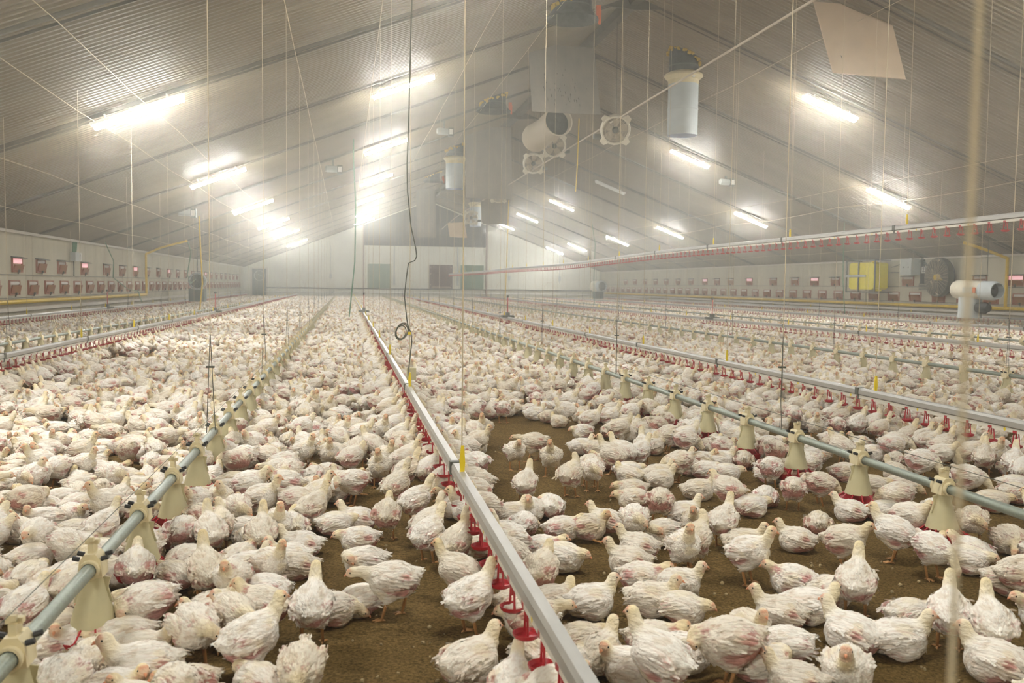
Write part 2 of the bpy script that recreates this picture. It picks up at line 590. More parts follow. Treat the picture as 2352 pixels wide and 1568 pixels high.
rows = [('outer left', -3.57, [17.04, 27.1, 37.1, 47.25, 57.2, 69.2], [6.9, -3.0]),
        ('inner left', 1.37, [22.9, 32.95, 43.5, 53.8, 63.5, 72.8], [12.8, 2.7]),
        ('inner right', 12.77, [22.9, 33.1, 43.7, 54.0, 64.6, 74.0], [12.8, 2.7]),
        ('outer right', 17.56, [27.6, 38.0, 48.2, 58.2, 68.8, 76.6], [17.4, 7.2, -2.9])]
for nm, x, yv, yh in rows:
    left = x < XM
    for k, y in enumerate(yv + yh):
        unlit = (nm == 'inner right' and k == 2)
        if k < len(yv):
            lab = ('unlit' if unlit else 'lit white') + ' fluorescent lamp on the ribbed roof, %s row, %s from the camera' % (nm, ordinal(k + 1))
        else:
            lab = 'lit fluorescent lamp of the %s roof row, %s before the visible ones' % (nm, ordinal(k - len(yv) + 1))
        e = empty('fluorescent_lamp', (x, y, ceil_z(x) - 0.17), lab, 'lamp', 'fluorescent lamps of the %s row' % nm)
        sub('housing', (lampL if left else lampR)[0], e)
        sub('diffuser', difRu if unlit else (difL if left else difR), e)

# ------------------------------------------------------------------ haze: dusty air filling the barn
m_ = MB()
m_.box(((XL + XR)/2, (Y0 + Y1)/2, 4.4), (XR - XL + 0.1, Y1 - Y0 + 0.1, 9.6))
hz = bpy.data.materials.new('dusty_air')
hz.use_nodes = True
nt = hz.node_tree
nt.nodes.clear()
out = nt.nodes.new('ShaderNodeOutputMaterial')
vsn = nt.nodes.new('ShaderNodeVolumeScatter')
vsn.inputs['Color'].default_value = (0.98, 0.935, 0.79, 1)
vsn.inputs['Density'].default_value = HAZE_DENSITY
vsn.inputs['Anisotropy'].default_value = 0.2
vs2 = nt.nodes.new('ShaderNodeVolumeScatter')
vs2.inputs['Color'].default_value = (0.985, 0.955, 0.85, 1)
vs2.inputs['Density'].default_value = HAZE_FORWARD
vs2.inputs['Anisotropy'].default_value = 0.87
adds = nt.nodes.new('ShaderNodeAddShader')
nt.links.new(vsn.outputs[0], adds.inputs[0])
nt.links.new(vs2.outputs[0], adds.inputs[1])
nt.links.new(adds.outputs[0], out.inputs['Volume'])
try:
    hz.cycles.homogeneous_volume = True
except Exception:
    pass
M['haze'] = hz
haze = m_.build('haze', 'haze')
tag(haze, 'thin dusty haze filling the air of the barn', 'haze')
haze['kind'] = 'stuff'

# ------------------------------------------------------------------ chickens: implicit bodies turned into one mesh each
def vnoise(P, freq, seed):
    P = P*np.asarray(freq) + seed*17.31
    i = np.floor(P).astype(np.int64)
    f = P - i
    f = f*f*(3 - 2*f)
    def h(ix, iy, iz):
        n = (ix*73856093) ^ (iy*19349663) ^ (iz*83492791) ^ (seed*2654435)
        n = (n ^ (n >> 13))*1274126177
        n = n & 0x7fffffff
        return ((n ^ (n >> 16)) & 0xffff)/65535.0
    r = 0
    for dx in (0, 1):
        for dy in (0, 1):
            for dz in (0, 1):
                wgt = (f[:, 0] if dx else 1 - f[:, 0])*(f[:, 1] if dy else 1 - f[:, 1])*(f[:, 2] if dz else 1 - f[:, 2])
                r = r + wgt*h(i[:, 0] + dx, i[:, 1] + dy, i[:, 2] + dz)
    return r
def ell(P, c, r, ry=0.0, rz=0.0):
    q = P - np.array(c)
    if rz:
        q = np.stack([q[:, 0]*cos(rz) + q[:, 1]*sin(rz), -q[:, 0]*sin(rz) + q[:, 1]*cos(rz), q[:, 2]], 1)
    if ry:   # positive tips the front up
        q = np.stack([q[:, 0]*cos(ry) + q[:, 2]*sin(ry), q[:, 1], -q[:, 0]*sin(ry) + q[:, 2]*cos(ry)], 1)
    r = np.array(r)
    k0 = np.linalg.norm(q/r, axis=1)
    k1 = np.linalg.norm(q/(r*r), axis=1) + 1e-9
    return k0*(k0 - 1)/k1
def cone(P, a, b, ra, rb):
    a, b = np.array(a, float), np.array(b, float)
    d = b - a
    t = np.clip(((P - a) @ d)/(d @ d), 0, 1)
    return np.linalg.norm(P - a - t[:, None]*d, axis=1) - (ra + (rb - ra)*t)
def smin(a, b, k):
    h = np.maximum(k - np.abs(a - b), 0)/k
    return np.minimum(a, b) - h*h*k*0.25
def surface_nets(vol, org, vox):
    s = vol < 0
    nx, ny, nz = vol.shape
    acc = np.zeros((nx - 1, ny - 1, nz - 1, 3))
    cnt = np.zeros((nx - 1, ny - 1, nz - 1))
    def sl(dx, dy, dz):
        return (slice(dx, nx - 1 + dx), slice(dy, ny - 1 + dy), slice(dz, nz - 1 + dz))
    C = [(a, b, c) for a in (0, 1) for b in (0, 1) for c in (0, 1)]
    for p in C:
        for q in C:
            if sum(q) - sum(p) == 1 and all(q[i] >= p[i] for i in range(3)):
                va, vb = vol[sl(*p)], vol[sl(*q)]
                cr = (va < 0) != (vb < 0)
                t = np.where(cr, va/np.where(cr, va - vb, 1), 0)
                for ax in range(3):
                    acc[..., ax] += np.where(cr, p[ax] + t*(q[ax] - p[ax]), 0)
                cnt += cr
    act = cnt > 0
    idx = -np.ones(act.shape, int)
    idx[act] = np.arange(act.sum())
    ii = np.argwhere(act)
    V = (ii + acc[act]/cnt[act][:, None])*vox + org
    F = []
    # faces
    def quads(sa, sb, cells):
        m1 = sa & ~sb
        m2 = ~sa & sb
        for m, flip in ((m1, False), (m2, True)):
            q = np.stack([c[m] for c in cells], 1)
            ok = (q >= 0).all(1)
            q = q[ok]
            F.append(q[:, ::-1] if flip else q)
    S = s
    quads(S[:-1, 1:-1, 1:-1], S[1:, 1:-1, 1:-1], [idx[:, :-1, :-1], idx[:, 1:, :-1], idx[:, 1:, 1:], idx[:, :-1, 1:]])
    quads(S[1:-1, :-1, 1:-1], S[1:-1, 1:, 1:-1], [idx[:-1, :, :-1], idx[:-1, :, 1:], idx[1:, :, 1:], idx[1:, :, :-1]])
    quads(S[1:-1, 1:-1, :-1], S[1:-1, 1:-1, 1:], [idx[:-1, :-1, :], idx[1:, :-1, :], idx[1:, 1:, :], idx[:-1, 1:, :]])
    return V, np.concatenate(F)

WHITE = np.array([0.905, 0.86, 0.775])
YEL = np.array([0.85, 0.69, 0.33])
PINK = np.array([0.49, 0.20, 0.185])
FACE = np.array([0.73, 0.49, 0.35])
COMB = np.array([0.74, 0.22, 0.13])
DIRT = np.array([0.55, 0.45, 0.30])

def make_chicken(name, seed, stand, neck, hyaw, hpitch, tilt=12, tail=0.0, bare=0.5, yel=0.5, legs='stand', fat=1.0, wing=1.0, vox=0.0052):
    rs = np.random.default_rng(seed)
    zb = 0.208 if stand else 0.086
    th = radians(tilt)
    B = np.array([0, 0, zb])
    def bp(x, y, z):           # body frame -> model frame (front tipped up by tilt)
        return np.array([x*cos(th) - z*sin(th), y, x*sin(th) + z*cos(th)]) + B
    nk = [bp(0.058, 0, 0.034)] + [np.array(p, float) + B for p in neck]
    head = nk[-1]
    hd = np.array([cos(hyaw)*cos(hpitch), sin(hyaw)*cos(hpitch), sin(hpitch)])
    def parts(P):
        d = {}
        b = ell(P, bp(0, 0, 0), (0.102, 0.087*fat, 0.086), th)
        b = smin(b, ell(P, bp(0.044, 0, -0.010), (0.072, 0.078*fat, 0.078), th), 0.05)
        b = smin(b, ell(P, bp(-0.028, 0, 0.024), (0.080, 0.074, 0.064), th), 0.04)
        b = smin(b, ell(P, bp(-0.080, 0, 0.004), (0.054, 0.060, 0.056), th), 0.05)
        b = smin(b, cone(P, bp(-0.106, 0, 0.024), bp(-0.138, 0, 0.042 + tail), 0.030, 0.018), 0.03)
        if stand:
            b = smin(b, ell(P, bp(-0.042, 0, -0.044), (0.062, 0.062, 0.048), th), 0.04)
            for s in (-1, 1):
                dx = 0.03*s if legs == 'walk' else 0.0
                b = smin(b, ell(P, (-0.005 + dx, s*0.048, zb - 0.064), (0.043, 0.033, 0.048), -0.2), 0.03)
                b = smin(b, cone(P, (-0.012 + dx, s*0.048, zb - 0.078), (-0.022 + dx*1.6, s*0.048, zb - 0.104), 0.022, 0.011), 0.015)
        else:
            for s in (-1, 1):
                b = smin(b, ell(P, (0.010, s*0.066, 0.050), (0.060, 0.034, 0.042), 0.1), 0.03)
        d['wing'] = np.full(len(P), 9.0)
        for s in (-1, 1):
            wd = ell(P, bp(-0.024, s*0.082*fat, 0.012), (0.090*wing, 0.023, 0.049), th - 0.10, -s*0.07)
            wd = smin(wd, cone(P, bp(0.045, s*0.075*fat, 0.018), bp(-0.108*wing, s*0.064*fat, 0.006), 0.020, 0.008), 0.02)
            d['wing'] = np.minimum(d['wing'], wd)
        d['body'] = b
        n = np.full(len(P), 9.0)
        rr = [0.041, 0.0305, 0.0250, 0.0230]
        for i in range(len(nk) - 1):
            n = smin(n, cone(P, nk[i], nk[i + 1], rr[i], rr[i + 1]), 0.022)
        d['neck'] = n
        hdv = ell(P, head + hd*0.004, (0.0310, 0.0230, 0.0258), hpitch, hyaw)
        d['head'] = smin(hdv, ell(P, head + hd*0.020 - np.array([0, 0, 0.004]), (0.014, 0.013, 0.013)), 0.012)
        return d
    lo = np.array([-0.27, -0.20, -0.008])
    hi = np.array([0.30, 0.20, max(zb + 0.13, head[2] + 0.05)])
    if head[1] < -0.1: lo[1] = head[1] - 0.08
    n_ = np.ceil((hi - lo)/vox).astype(int)
    n_ = ((n_ + 2)//3)*3
    cgrid = np.stack(np.meshgrid(*[lo[i] + vox*(1 + 3*np.arange(n_[i]//3)) for i in range(3)], indexing='ij'), -1).reshape(-1, 3)
    def field(g):
        d = parts(g)
        tot = smin(d['body'], d['neck'], 0.028)
        tot = smin(tot, d['wing'], 0.006)
        return smin(tot, d['head'], 0.014), d
    ct = field(cgrid)[0].reshape(n_//3)
    vol = ct.repeat(3, 0).repeat(3, 1).repeat(3, 2)
    ii = np.argwhere(np.abs(vol) < vox*3.4 + 0.004)
    g = lo + vox*ii
    tot, d = field(g)
    nz = (vnoise(g, (20, 42, 42), seed) - 0.5)*0.009 + (vnoise(g, (38, 105, 105), seed + 5) - 0.5)*0.007
    rid = np.sin(2*pi*(g[:, 2] - 0.22*g[:, 0] + 0.010*vnoise(g, (18, 18, 18), seed + 2))/0.020)*0.0026
    nz = nz + rid*np.clip((d['body'] - d['wing'])/0.008, 0, 1)
    tot = tot + nz*np.clip((d['head'] - 0.004)/0.03, 0, 1)
    vol[ii[:, 0], ii[:, 1], ii[:, 2]] = tot
    if not stand:
        zz = lo[2] + vox*np.arange(n_[2])
        vol = np.maximum(vol, (0.004 - zz)[None, None, :])
    V, F = surface_nets(vol, lo, vox)
    # smooth a little
    E_ = np.concatenate([F[:, [0, 1]], F[:, [1, 2]], F[:, [2, 3]], F[:, [3, 0]]])
    deg = np.zeros(len(V))
    np.add.at(deg, E_[:, 0], 1)
    np.add.at(deg, E_[:, 1], 1)
    for _ in range(2):
        S = np.zeros_like(V)
        np.add.at(S, E_[:, 0], V[E_[:, 1]])
        np.add.at(S, E_[:, 1], V[E_[:, 0]])
        V = 0.6*V + 0.4*S/deg[:, None]
    fn = np.cross(V[F[:, 2]] - V[F[:, 0]], V[F[:, 3]] - V[F[:, 1]])
    N = np.zeros_like(V)
    for k in range(4):
        np.add.at(N, F[:, k], fn)
    N /= np.linalg.norm(N, axis=1)[:, None] + 1e-12
    # colours
    d = parts(V)
    Q = V - B
    Q = np.stack([Q[:, 0]*cos(th) + Q[:, 2]*sin(th), Q[:, 1], -Q[:, 0]*sin(th) + Q[:, 2]*cos(th)], 1)
    n1 = vnoise(V, (14, 14, 14), seed + 9)
    n2 = vnoise(V, (30, 30, 30), seed + 13)
    n3 = vnoise(V, (70, 150, 150), seed + 21)
    col = np.tile(WHITE, (len(V), 1))
    def mixc(c, m):
        nonlocal col
        m = np.clip(m, 0, 1)[:, None]
        col = col*(1 - m) + c*m
    hw = np.clip(1 - (np.minimum(d['head'], d['neck'] + 0.004) - 0.0)/0.02, 0, 1)*np.clip((np.linalg.norm(V - nk[0], axis=1) - 0.035)/0.05, 0, 1)
    mixc(YEL, hw*(0.35 + 0.55*yel)*np.clip(0.4 + n1, 0, 1))
    mixc(YEL*0.95, np.clip((n1 - 0.60)*3.5, 0, 0.5)*yel)
    mixc(DIRT, np.clip((0.045 - V[:, 2])*14, 0, 0.5)*np.clip(n2*1.6, 0, 1))
    mixc(DIRT*np.array([1.0, 0.92, 0.8]), np.clip((n2 - 0.70)*2.5, 0, 0.35))
    # bare pink skin: under and behind the wings, along the wing's upper edge, on the rump
    ay = np.abs(Q[:, 1])
    side = np.where(Q[:, 1] > 0, rs.uniform(0.4, 1.1), rs.uniform(0.4, 1.1))
    flank = np.exp(-((Q[:, 0] + 0.040)/0.068)**2 - ((Q[:, 2] + 0.046)/0.030)**2)*(ay > 0.03)
    upper = np.exp(-((Q[:, 0] + 0.070)/0.035)**2 - ((Q[:, 2] - 0.040)/0.026)**2)*(ay > 0.025)
    rump = np.exp(-((Q[:, 0] + 0.112)/0.040)**2 - ((Q[:, 2] + 0.022)/0.040)**2)
    crop = np.exp(-((Q[:, 0] - 0.10)/0.03)**2 - ((Q[:, 2] - 0.055)/0.03)**2)*(ay > 0.015)
    thr = 0.73 - 0.57*bare
    pm = np.maximum.reduce([flank*1.25, upper*0.9, rump*1.05, crop*0.45])*side*(0.30 + 0.75*n1 + 0.45*n2) + (n3 - 0.5)*0.55
    bm = np.clip((pm - thr)*3.2, 0, 1)
    mixc(PINK*(0.8 + 0.5*n2[:, None]), bm*0.85)
    n4 = vnoise(V, (26, 120, 120), seed + 31)
    mixc(np.array([0.66, 0.49, 0.38]), np.clip((n4 - 0.62)*2.6, 0, 0.36)*(hw < 0.4))
    # a thin dark line round the wing, drawn in the colour alone
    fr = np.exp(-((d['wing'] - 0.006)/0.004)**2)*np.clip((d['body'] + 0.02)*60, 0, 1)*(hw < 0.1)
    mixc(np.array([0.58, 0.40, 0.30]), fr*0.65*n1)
    # face
    hf = (V - head) @ hd
    up = (V - head)[:, 2]
    near = np.linalg.norm(V - head, axis=1) < 0.046
    fm = np.clip((hf - 0.004)/0.018, 0, 1)*near
    mixc(FACE, fm*0.75)
    cm = np.exp(-((hf - 0.016)/0.012)**2 - ((up - 0.017)/0.009)**2)*near
    mixc(COMB, cm*0.5)
    verts = V.tolist()
    cols = col.tolist()
    faces = F.tolist()
    mats = [0]*len(faces)
    # loose feathers lying back along the body, so the outline is ragged
    cand = np.where((d['head'] > 0.02) & (bm < 0.35) & (V[:, 2] > 0.03))[0]
    nf = 230
    pick = rs.choice(cand, nf)
    for i in pick:
        nrm = N[i]
        isn = d['neck'][i] < d['body'][i] - 0.004 and d['neck'][i] < d['wing'][i]
        iswing = d['wing'][i] < d['body'][i] and not isn
        fl = bp(0, 0, 0) - head if isn else (bp(-1, 0, -0.10) - B)
        fl = fl/np.linalg.norm(fl) + rs.normal(0, 0.22, 3)
        fl = fl - nrm*(fl @ nrm)
        fl /= np.linalg.norm(fl) + 1e-9
        sd = np.cross(nrm, fl)
        L = rs.uniform(0.014, 0.022) if isn else (rs.uniform(0.028, 0.048) if iswing else rs.uniform(0.016, 0.032))
        if Q[i, 0] < -0.12:
            L *= 1.2
        Wd = L*rs.uniform(0.13, 0.20)
        lift = rs.uniform(0.0014, 0.0030)
        p = V[i] - nrm*0.0006
        o = len(verts)
        tl = lift*(1.0 if rs.random() > 0.06 else 1.6)
        pts = [p, p + fl*L*0.5 + sd*Wd + nrm*lift*0.5, p + fl*L*0.9 + sd*Wd*0.62 + nrm*tl*0.85, p + fl*L + nrm*tl, p + fl*L*0.9 - sd*Wd*0.62 + nrm*tl*0.85, p + fl*L*0.5 - sd*Wd + nrm*lift*0.5, p + fl*L*0.55 + nrm*lift*1.05]
        verts += [q.tolist() for q in pts]
        cc = (col[i]*rs.uniform(0.92, 1.05)).clip(0, 0.92)
        cols += [cc.tolist()]*7
        faces += [[o + k, o + (k + 1) % 6, o + 6] for k in range(6)]
        mats += [0]*6
    # tail feathers
    tip = bp(-0.124, 0, 0.034 + tail*0.8)
    for k in range(9):
        a_ = (k - 4)/4.0
        dr = bp(-1, 0.33*a_, 0.35 + 2.2*tail + 0.12*(1 - abs(a_)) + rs.uniform(-0.08, 0.08)) - B
        dr /= np.linalg.norm(dr)
        L = rs.uniform(0.034, 0.048)
        sd = np.array([0, 1.0, 0.25*a_])
        o = len(verts)
        p = tip + np.array([0, 0.012*a_, 0])
        pts = [p - sd*0.006, p + sd*0.006, p + dr*L*0.6 + sd*0.010, p + dr*L, p + dr*L*0.6 - sd*0.010]
        verts += [q.tolist() for q in pts]
        cols += [(WHITE*rs.uniform(0.9, 1.0)).tolist()]*5
        faces += [[o, o + 1, o + 2, o + 4], [o + 2, o + 3, o + 4]]
        mats += [0]*2
    # legs, beak, eyes
    mb_ = MB()
    if stand:
        for s in (-1, 1):
            dx = 0.03*s if legs == 'walk' else 0.0
            hock = np.array([-0.022 + dx*1.6, s*0.048, zb - 0.096])
            foot = np.array([0.004 + dx*1.7, s*0.050, 0.010])
            mb_.tube([hock + (0, 0, 0.02), hock, foot], [0.010, 0.0095, 0.0075], 7)
            for an, L in ((0.0, 0.050), (0.55, 0.044), (-0.55, 0.044), (pi, 0.022)):
                t_ = foot + np.array([cos(an)*L, sin(an)*L, -0.005])
                md = foot + np.array([cos(an)*L*0.55, sin(an)*L*0.55, 0.001])
                mb_.tube([foot, md, t_], [0.0065, 0.0055, 0.0025], 5)
    elif legs == 'out':
        s = 1 if seed % 2 else -1
        foot = np.array([0.035, s*0.105, 0.012])
        mb_.tube([(-0.005, s*0.07, 0.03), foot], [0.009, 0.0075], 6)
        for an, L in ((s*0.3, 0.05), (s*0.85, 0.045), (-s*0.2, 0.045)):
            mb_.tube([foot, foot + np.array([cos(an)*L*.5, sin(an)*L*.5, 0.0])*1.0, foot + np.array([cos(an)*L, sin(an)*L, -0.007])], [0.0065, 0.0055, 0.0025], 5)
    o = len(verts)
    verts += [list(p) for p in mb_.v]
    cols += [[0.7, 0.4, 0.2]]*len(mb_.v)
    faces += [[i + o for i in f] for f in mb_.f]
    mats += [1]*len(mb_.f)
    # beak: short, hooked
    bk = MB()
    side = np.array([-sin(hyaw), cos(hyaw), 0])
    upv = np.cross(hd, side)
    upv = upv if upv[2] > 0 else -upv
    b0 = head + hd*0.029 - upv*0.002
    bk.tube([b0, b0 + hd*0.012 - upv*0.001, b0 + hd*0.022 - upv*0.007], [0.0095, 0.0068, 0.0012], 7)
    ck = head + upv*0.019
    bk.tube([ck - hd*0.012 + upv*0.001, ck + hd*0.004 + upv*0.005, ck + hd*0.018 - upv*0.003], [0.0015, 0.0034, 0.0015], 5)
    o = len(verts)
    verts += [list(p) for p in bk.v]
    cols += [[0.7, 0.35, 0.2]]*len(bk.v)
    faces += [[i + o for i in f] for f in bk.f]
    mats += [2]*len(bk.f)
    ey = MB()
    for s in (-1, 1):
        c = head + hd*0.011 + side*s*0.0225 + upv*0.005
        ey.lathe([(0.0, -0.0048), (0.0038, -0.0032), (0.0052, 0.0), (0.0038, 0.0032), (0.0, 0.0048)], c, tuple(side*s), 8)
    o = len(verts)
    verts += [list(p) for p in ey.v]
    cols += [[0, 0, 0]]*len(ey.v)
    faces += [[i + o for i in f] for f in ey.f]
    mats += [3]*len(ey.f)
    me = bpy.data.meshes.new(name)
    me.from_pydata(verts, [], faces)
    for q in ('plumage', 'horn', 'beak', 'eye'):
        me.materials.append(M[q])
    me.polygons.foreach_set('material_index', mats)
    me.polygons.foreach_set('use_smooth', [True]*len(faces))
    ca = me.color_attributes.new('Col', 'FLOAT_COLOR', 'POINT')
    ca.data.foreach_set('color', np.concatenate([np.array(cols), np.ones((len(cols), 1))], 1).ravel())
    me.update()
    return me

D = radians
VAR = {}
def var(key, **k):
    VAR[key] = make_chicken('chicken_' + key, **k)
# neck points are given from the body centre
var('s1', seed=1, stand=True, neck=[(0.105, 0, 0.080), (0.122, 0, 0.118), (0.134, 0, 0.150)], hyaw=0, hpitch=D(-8), tilt=18, bare=0.5, yel=0.7)
var('s2', seed=2, stand=True, neck=[(0.106, 0.004, 0.076), (0.122, 0.012, 0.106), (0.130, 0.024, 0.134)], hyaw=D(55), hpitch=D(-14), tilt=15, bare=0.75, yel=0.45)
var('s3', seed=3, stand=True, neck=[(0.106, -0.004, 0.074), (0.124, -0.012, 0.104), (0.132, -0.022, 0.130)], hyaw=D(-60), hpitch=D(-10), tilt=19, legs='walk', bare=0.6, yel=0.6)
var('s4', seed=4, stand=True, neck=[(0.106, 0, 0.064), (0.126, 0, 0.090), (0.142, 0, 0.110)], hyaw=D(10), hpitch=D(-20), tilt=16, bare=0.95, yel=0.8, fat=1.06)
var('u1', seed=5, stand=True, neck=[(0.108, 0, 0.090), (0.120, 0, 0.140), (0.140, 0, 0.180)], hyaw=0, hpitch=D(12), tilt=24, bare=0.6, yel=0.5)
var('u2', seed=6, stand=True, neck=[(0.112, 0, 0.085), (0.132, 0.004, 0.128), (0.160, 0.008, 0.158)], hyaw=D(6), hpitch=D(4), tilt=20, bare=0.8, yel=0.35)
var('d1', seed=7, stand=True, neck=[(0.120, 0, 0.035), (0.160, 0, 0.045), (0.205, 0, 0.042)], hyaw=0, hpitch=D(-18), tilt=2, tail=0.012, legs='walk', bare=0.65, yel=0.5)
var('q1', seed=8, stand=True, neck=[(0.125, 0, 0.000), (0.155, 0, -0.050), (0.178, 0, -0.095)], hyaw=0, hpitch=D(-62), tilt=-10, tail=0.015, bare=0.9, yel=0.4)
var('q2', seed=9, stand=True, neck=[(0.122, 0.010, 0.030), (0.140, 0.030, 0.020), (0.150, 0.055, 0.002)], hyaw=D(50), hpitch=D(-40), tilt=0, tail=0.010, bare=1.05, yel=0.3, fat=1.05)
var('l1', seed=10, stand=False, neck=[(0.102, 0, 0.066), (0.116, 0, 0.098), (0.126, 0, 0.124)], hyaw=0, hpitch=D(-8), tilt=6, bare=0.45, yel=0.6)
var('l2', seed=11, stand=False, neck=[(0.102, 0.004, 0.060), (0.116, 0.014, 0.086), (0.122, 0.028, 0.108)], hyaw=D(60), hpitch=D(-10), tilt=8, bare=0.7, yel=0.45)
var('l3', seed=12, stand=False, neck=[(0.102, -0.004, 0.058), (0.118, -0.012, 0.082), (0.124, -0.026, 0.102)], hyaw=D(-55), hpitch=D(-12), tilt=4, legs='out', bare=0.6, yel=0.75)
var('l4', seed=13, stand=False, neck=[(0.104, 0, 0.052), (0.128, 0.003, 0.072), (0.148, 0.006, 0.084)], hyaw=D(14), hpitch=D(-14), tilt=5, legs='out', bare=0.98, yel=0.5, fat=1.05)
var('t1', seed=14, stand=False, neck=[(0.112, 0, 0.038), (0.132, 0, 0.042), (0.150, 0, 0.040)], hyaw=0, hpitch=D(-22), tilt=2, bare=0.8, yel=0.5, fat=1.05)
var('t2', seed=15, stand=False, neck=[(0.110, 0.020, 0.045), (0.108, 0.052, 0.046), (0.088, 0.080, 0.040)], hyaw=D(125), hpitch=D(-30), tilt=3, bare=0.6, yel=0.4)
var('t3', seed=16, stand=False, neck=[(0.118, -0.010, 0.012), (0.148, -0.022, -0.010), (0.170, -0.034, -0.034)], hyaw=D(-25), hpitch=D(-30), tilt=0, bare=1.0, yel=0.35)
POSE = {'S': ['s1', 's2', 's3', 's4'], 'U': ['u1', 'u2'], 'D': ['d1'], 'Q': ['q1', 'q2'], 'L': ['l1', 'l2', 'l3', 'l4'], 'T': ['t1', 't2', 't3']}

# ------------------------------------------------------------------ drinker lines
def dish(prof_r, z0, depth, n=12):
    return [(0.0, z0), (prof_r*0.55, z0 + 0.002), (prof_r*0.9, z0 + depth*0.45), (prof_r, z0 + depth), (prof_r*0.93, z0 + depth), (prof_r*0.80, z0 + depth*0.5), (0.0, z0 + depth*0.25)]
def cup_mesh(name, mt, lod=False):
    m_ = MB()
    n = 6 if lod else 12
    if lod:
        m_.lathe([(0.0, -0.120), (0.040, -0.112), (0.045, -0.096)], n=n)
        m_.box((0, -0.030, -0.05), (0.012, 0.012, 0.11))
        m_.box((0, 0.030, -0.05), (0.012, 0.012, 0.11))
    else:
        m_.lathe(dish(0.045, -0.120, 0.024), n=n)
        for s in (-1, 1):
            m_.tube([(0, s*0.020, 0.004), (0, s*0.029, -0.040), (0, s*0.034, -0.080), (0, s*0.039, -0.104)], [0.0045, 0.004, 0.0042, 0.005], 6)
        m_.box((0, 0, -0.002), (0.030, 0.040, 0.018))
        m_.tube([(0, 0, -0.01), (0, 0, -0.06)], [0.006, 0.0045], 6)
    return m_.mesh(name, mt, smooth=not lod)
CUP = cup_mesh('drinker_cup', 'redcup')
CUPP = cup_mesh('drinker_cup_faded', 'pinkcup')
CUPL = cup_mesh('drinker_cup_small', 'redcup', True)
def clip_mesh():
    m_ = MB()
    m_.prism([(-0.006, -0.055), (0.012, -0.055), (0.016, 0.0), (0.010, 0.085), (-0.004, 0.085), (-0.012, 0.01)], -0.008, 0.008)
    m_.prism([(-0.020, -0.075), (0.006, -0.075), (0.004, -0.045), (-0.010, -0.045)], -0.012, 0.012)
    return m_.mesh('adjuster_clip', 'yellow')
CLIP = clip_mesh()
def fit_mesh():
    m_ = MB()
    m_.lathe([(0.0, -0.016), (0.013, -0.014), (0.014, 0.014), (0.0, 0.016)], axis=(1, 0, 0), n=8)
    return m_.mesh('yellow_plug', 'yellow')
PLUG = fit_mesh()
ROPE_MESH = {}
def drinker_line(label, x, zfun, ya, yb, yn_full, ropes, rope_top, cups_red=True, step=0.25, off=0.07, group='drinker lines', mount=None):
    ys = np.arange(ya, yb + 0.01, 2.0)
    z0 = zfun(ya)
    e = empty('drinker_line', (x, ya, 0.0 if z0 < 1 else z0 - 0.2), label, 'drinker line', group)
    def run(poly):
        m_ = MB()
        n = len(poly)
        for yy in ys:
            z = zfun(yy)
            m_.v += [(x + a, float(yy), z + b) for a, b in poly]
        for i in range(len(ys) - 1):
            for k in range(n):
                m_.f.append((i*n + k, i*n + (k + 1) % n, (i + 1)*n + (k + 1) % n, (i + 1)*n + k))
        m_.f.append(tuple(range(n - 1, -1, -1)))
        m_.f.append(tuple((len(ys) - 1)*n + k for k in range(n)))
        m_.mi = [0]*len(m_.f)
        return m_
    run([(-0.026, -0.030), (-0.018, -0.036), (0.018, -0.036), (0.026, -0.030), (0.026, 0.006), (0.018, 0.024), (-0.018, 0.024), (-0.026, 0.006)]).build('rail', 'rail', e)
    run([(-0.014, -0.070), (0.014, -0.070), (0.014, -0.042), (-0.014, -0.042)]).build('water_pipe', 'waterpipe', e)
    run([(-0.0025, -0.040), (0.0025, -0.040), (0.0025, -0.036), (-0.0025, -0.036)]).build('anti_roost_wire', 'wire', e)
    k = 0
    far = MB()
    src = CUPL.vertices
    sv = [tuple(v.co) for v in src]
    sf = [tuple(p.vertices) for p in CUPL.polygons]
    y = ya + off
    while y < yb - 0.2:
        z = zfun(y)
        if y < yn_full:
            inst('drinker_cup', CUP if cups_red else CUPP, e, (x, y, z - 0.060), random.uniform(-0.12, 0.12))
            if k % 4 == 2 and y < yn_full*0.8:
                inst('plug', PLUG, e, (x, y + 0.10, z - 0.056))
        else:
            far.add([(a + x, b + y, c + z - 0.06) for a, b, c in sv], sf)
        y += step
        k += 1
    fo = far.build('drinker_cup', 'redcup' if cups_red else 'pinkcup', e)
    fo['kind'] = 'stuff'
    for yy in ropes:
        z = zfun(yy)
        zt = rope_top(yy)
        m_ = MB()
        bend = random.uniform(-0.01, 0.01)
        m_.tube([(x, yy, z + 0.05), (x + bend, yy, (z + zt)/2), (x, yy, zt)], 0.0033, 5)
        r = m_.build('suspension_rope', 'rope', e)
        inst('adjuster_clip', CLIP, r, (x, yy, z + 0.07))
        if yy < 26:
            m_ = MB()
            m_.box((x, yy + 0.25, z - 0.005), (0.066, 0.05, 0.066))
            m_.box((x, yy + 0.25, z - 0.058), (0.034, 0.03, 0.04))
            m_.build('rail_bracket', 'steel', e)
    return e
def flat(z):
    return lambda y: z
def ropes_top(x, dz=0.22):
    return lambda y: ceil_z(x) - dz
DR = [-7.84, -3.90, 0.57, 4.58, 10.6, 16.5, 21.6]
DRZ = [0.37, 0.40, 0.345, 0.36, 0.37, 0.37, 0.37]
yC = [4.5 + 3.85*k for k in range(19)]
drinker_line('aluminium drinker line with red cups running from bottom centre to far wall', 0.57, lambda y: 0.345 - 0.0006*y, -1.0, 76.5, 26, yC, ropes_top(0.57))
drinker_line('drinker line with red cups on the left, nearer of two left lines', -3.90, lambda y: 0.41 + 0.012*sin(y*0.16), 6.0, 76.5, 34, [7.7 + 3.45*k for k in range(20)], ropes_top(-3.9))
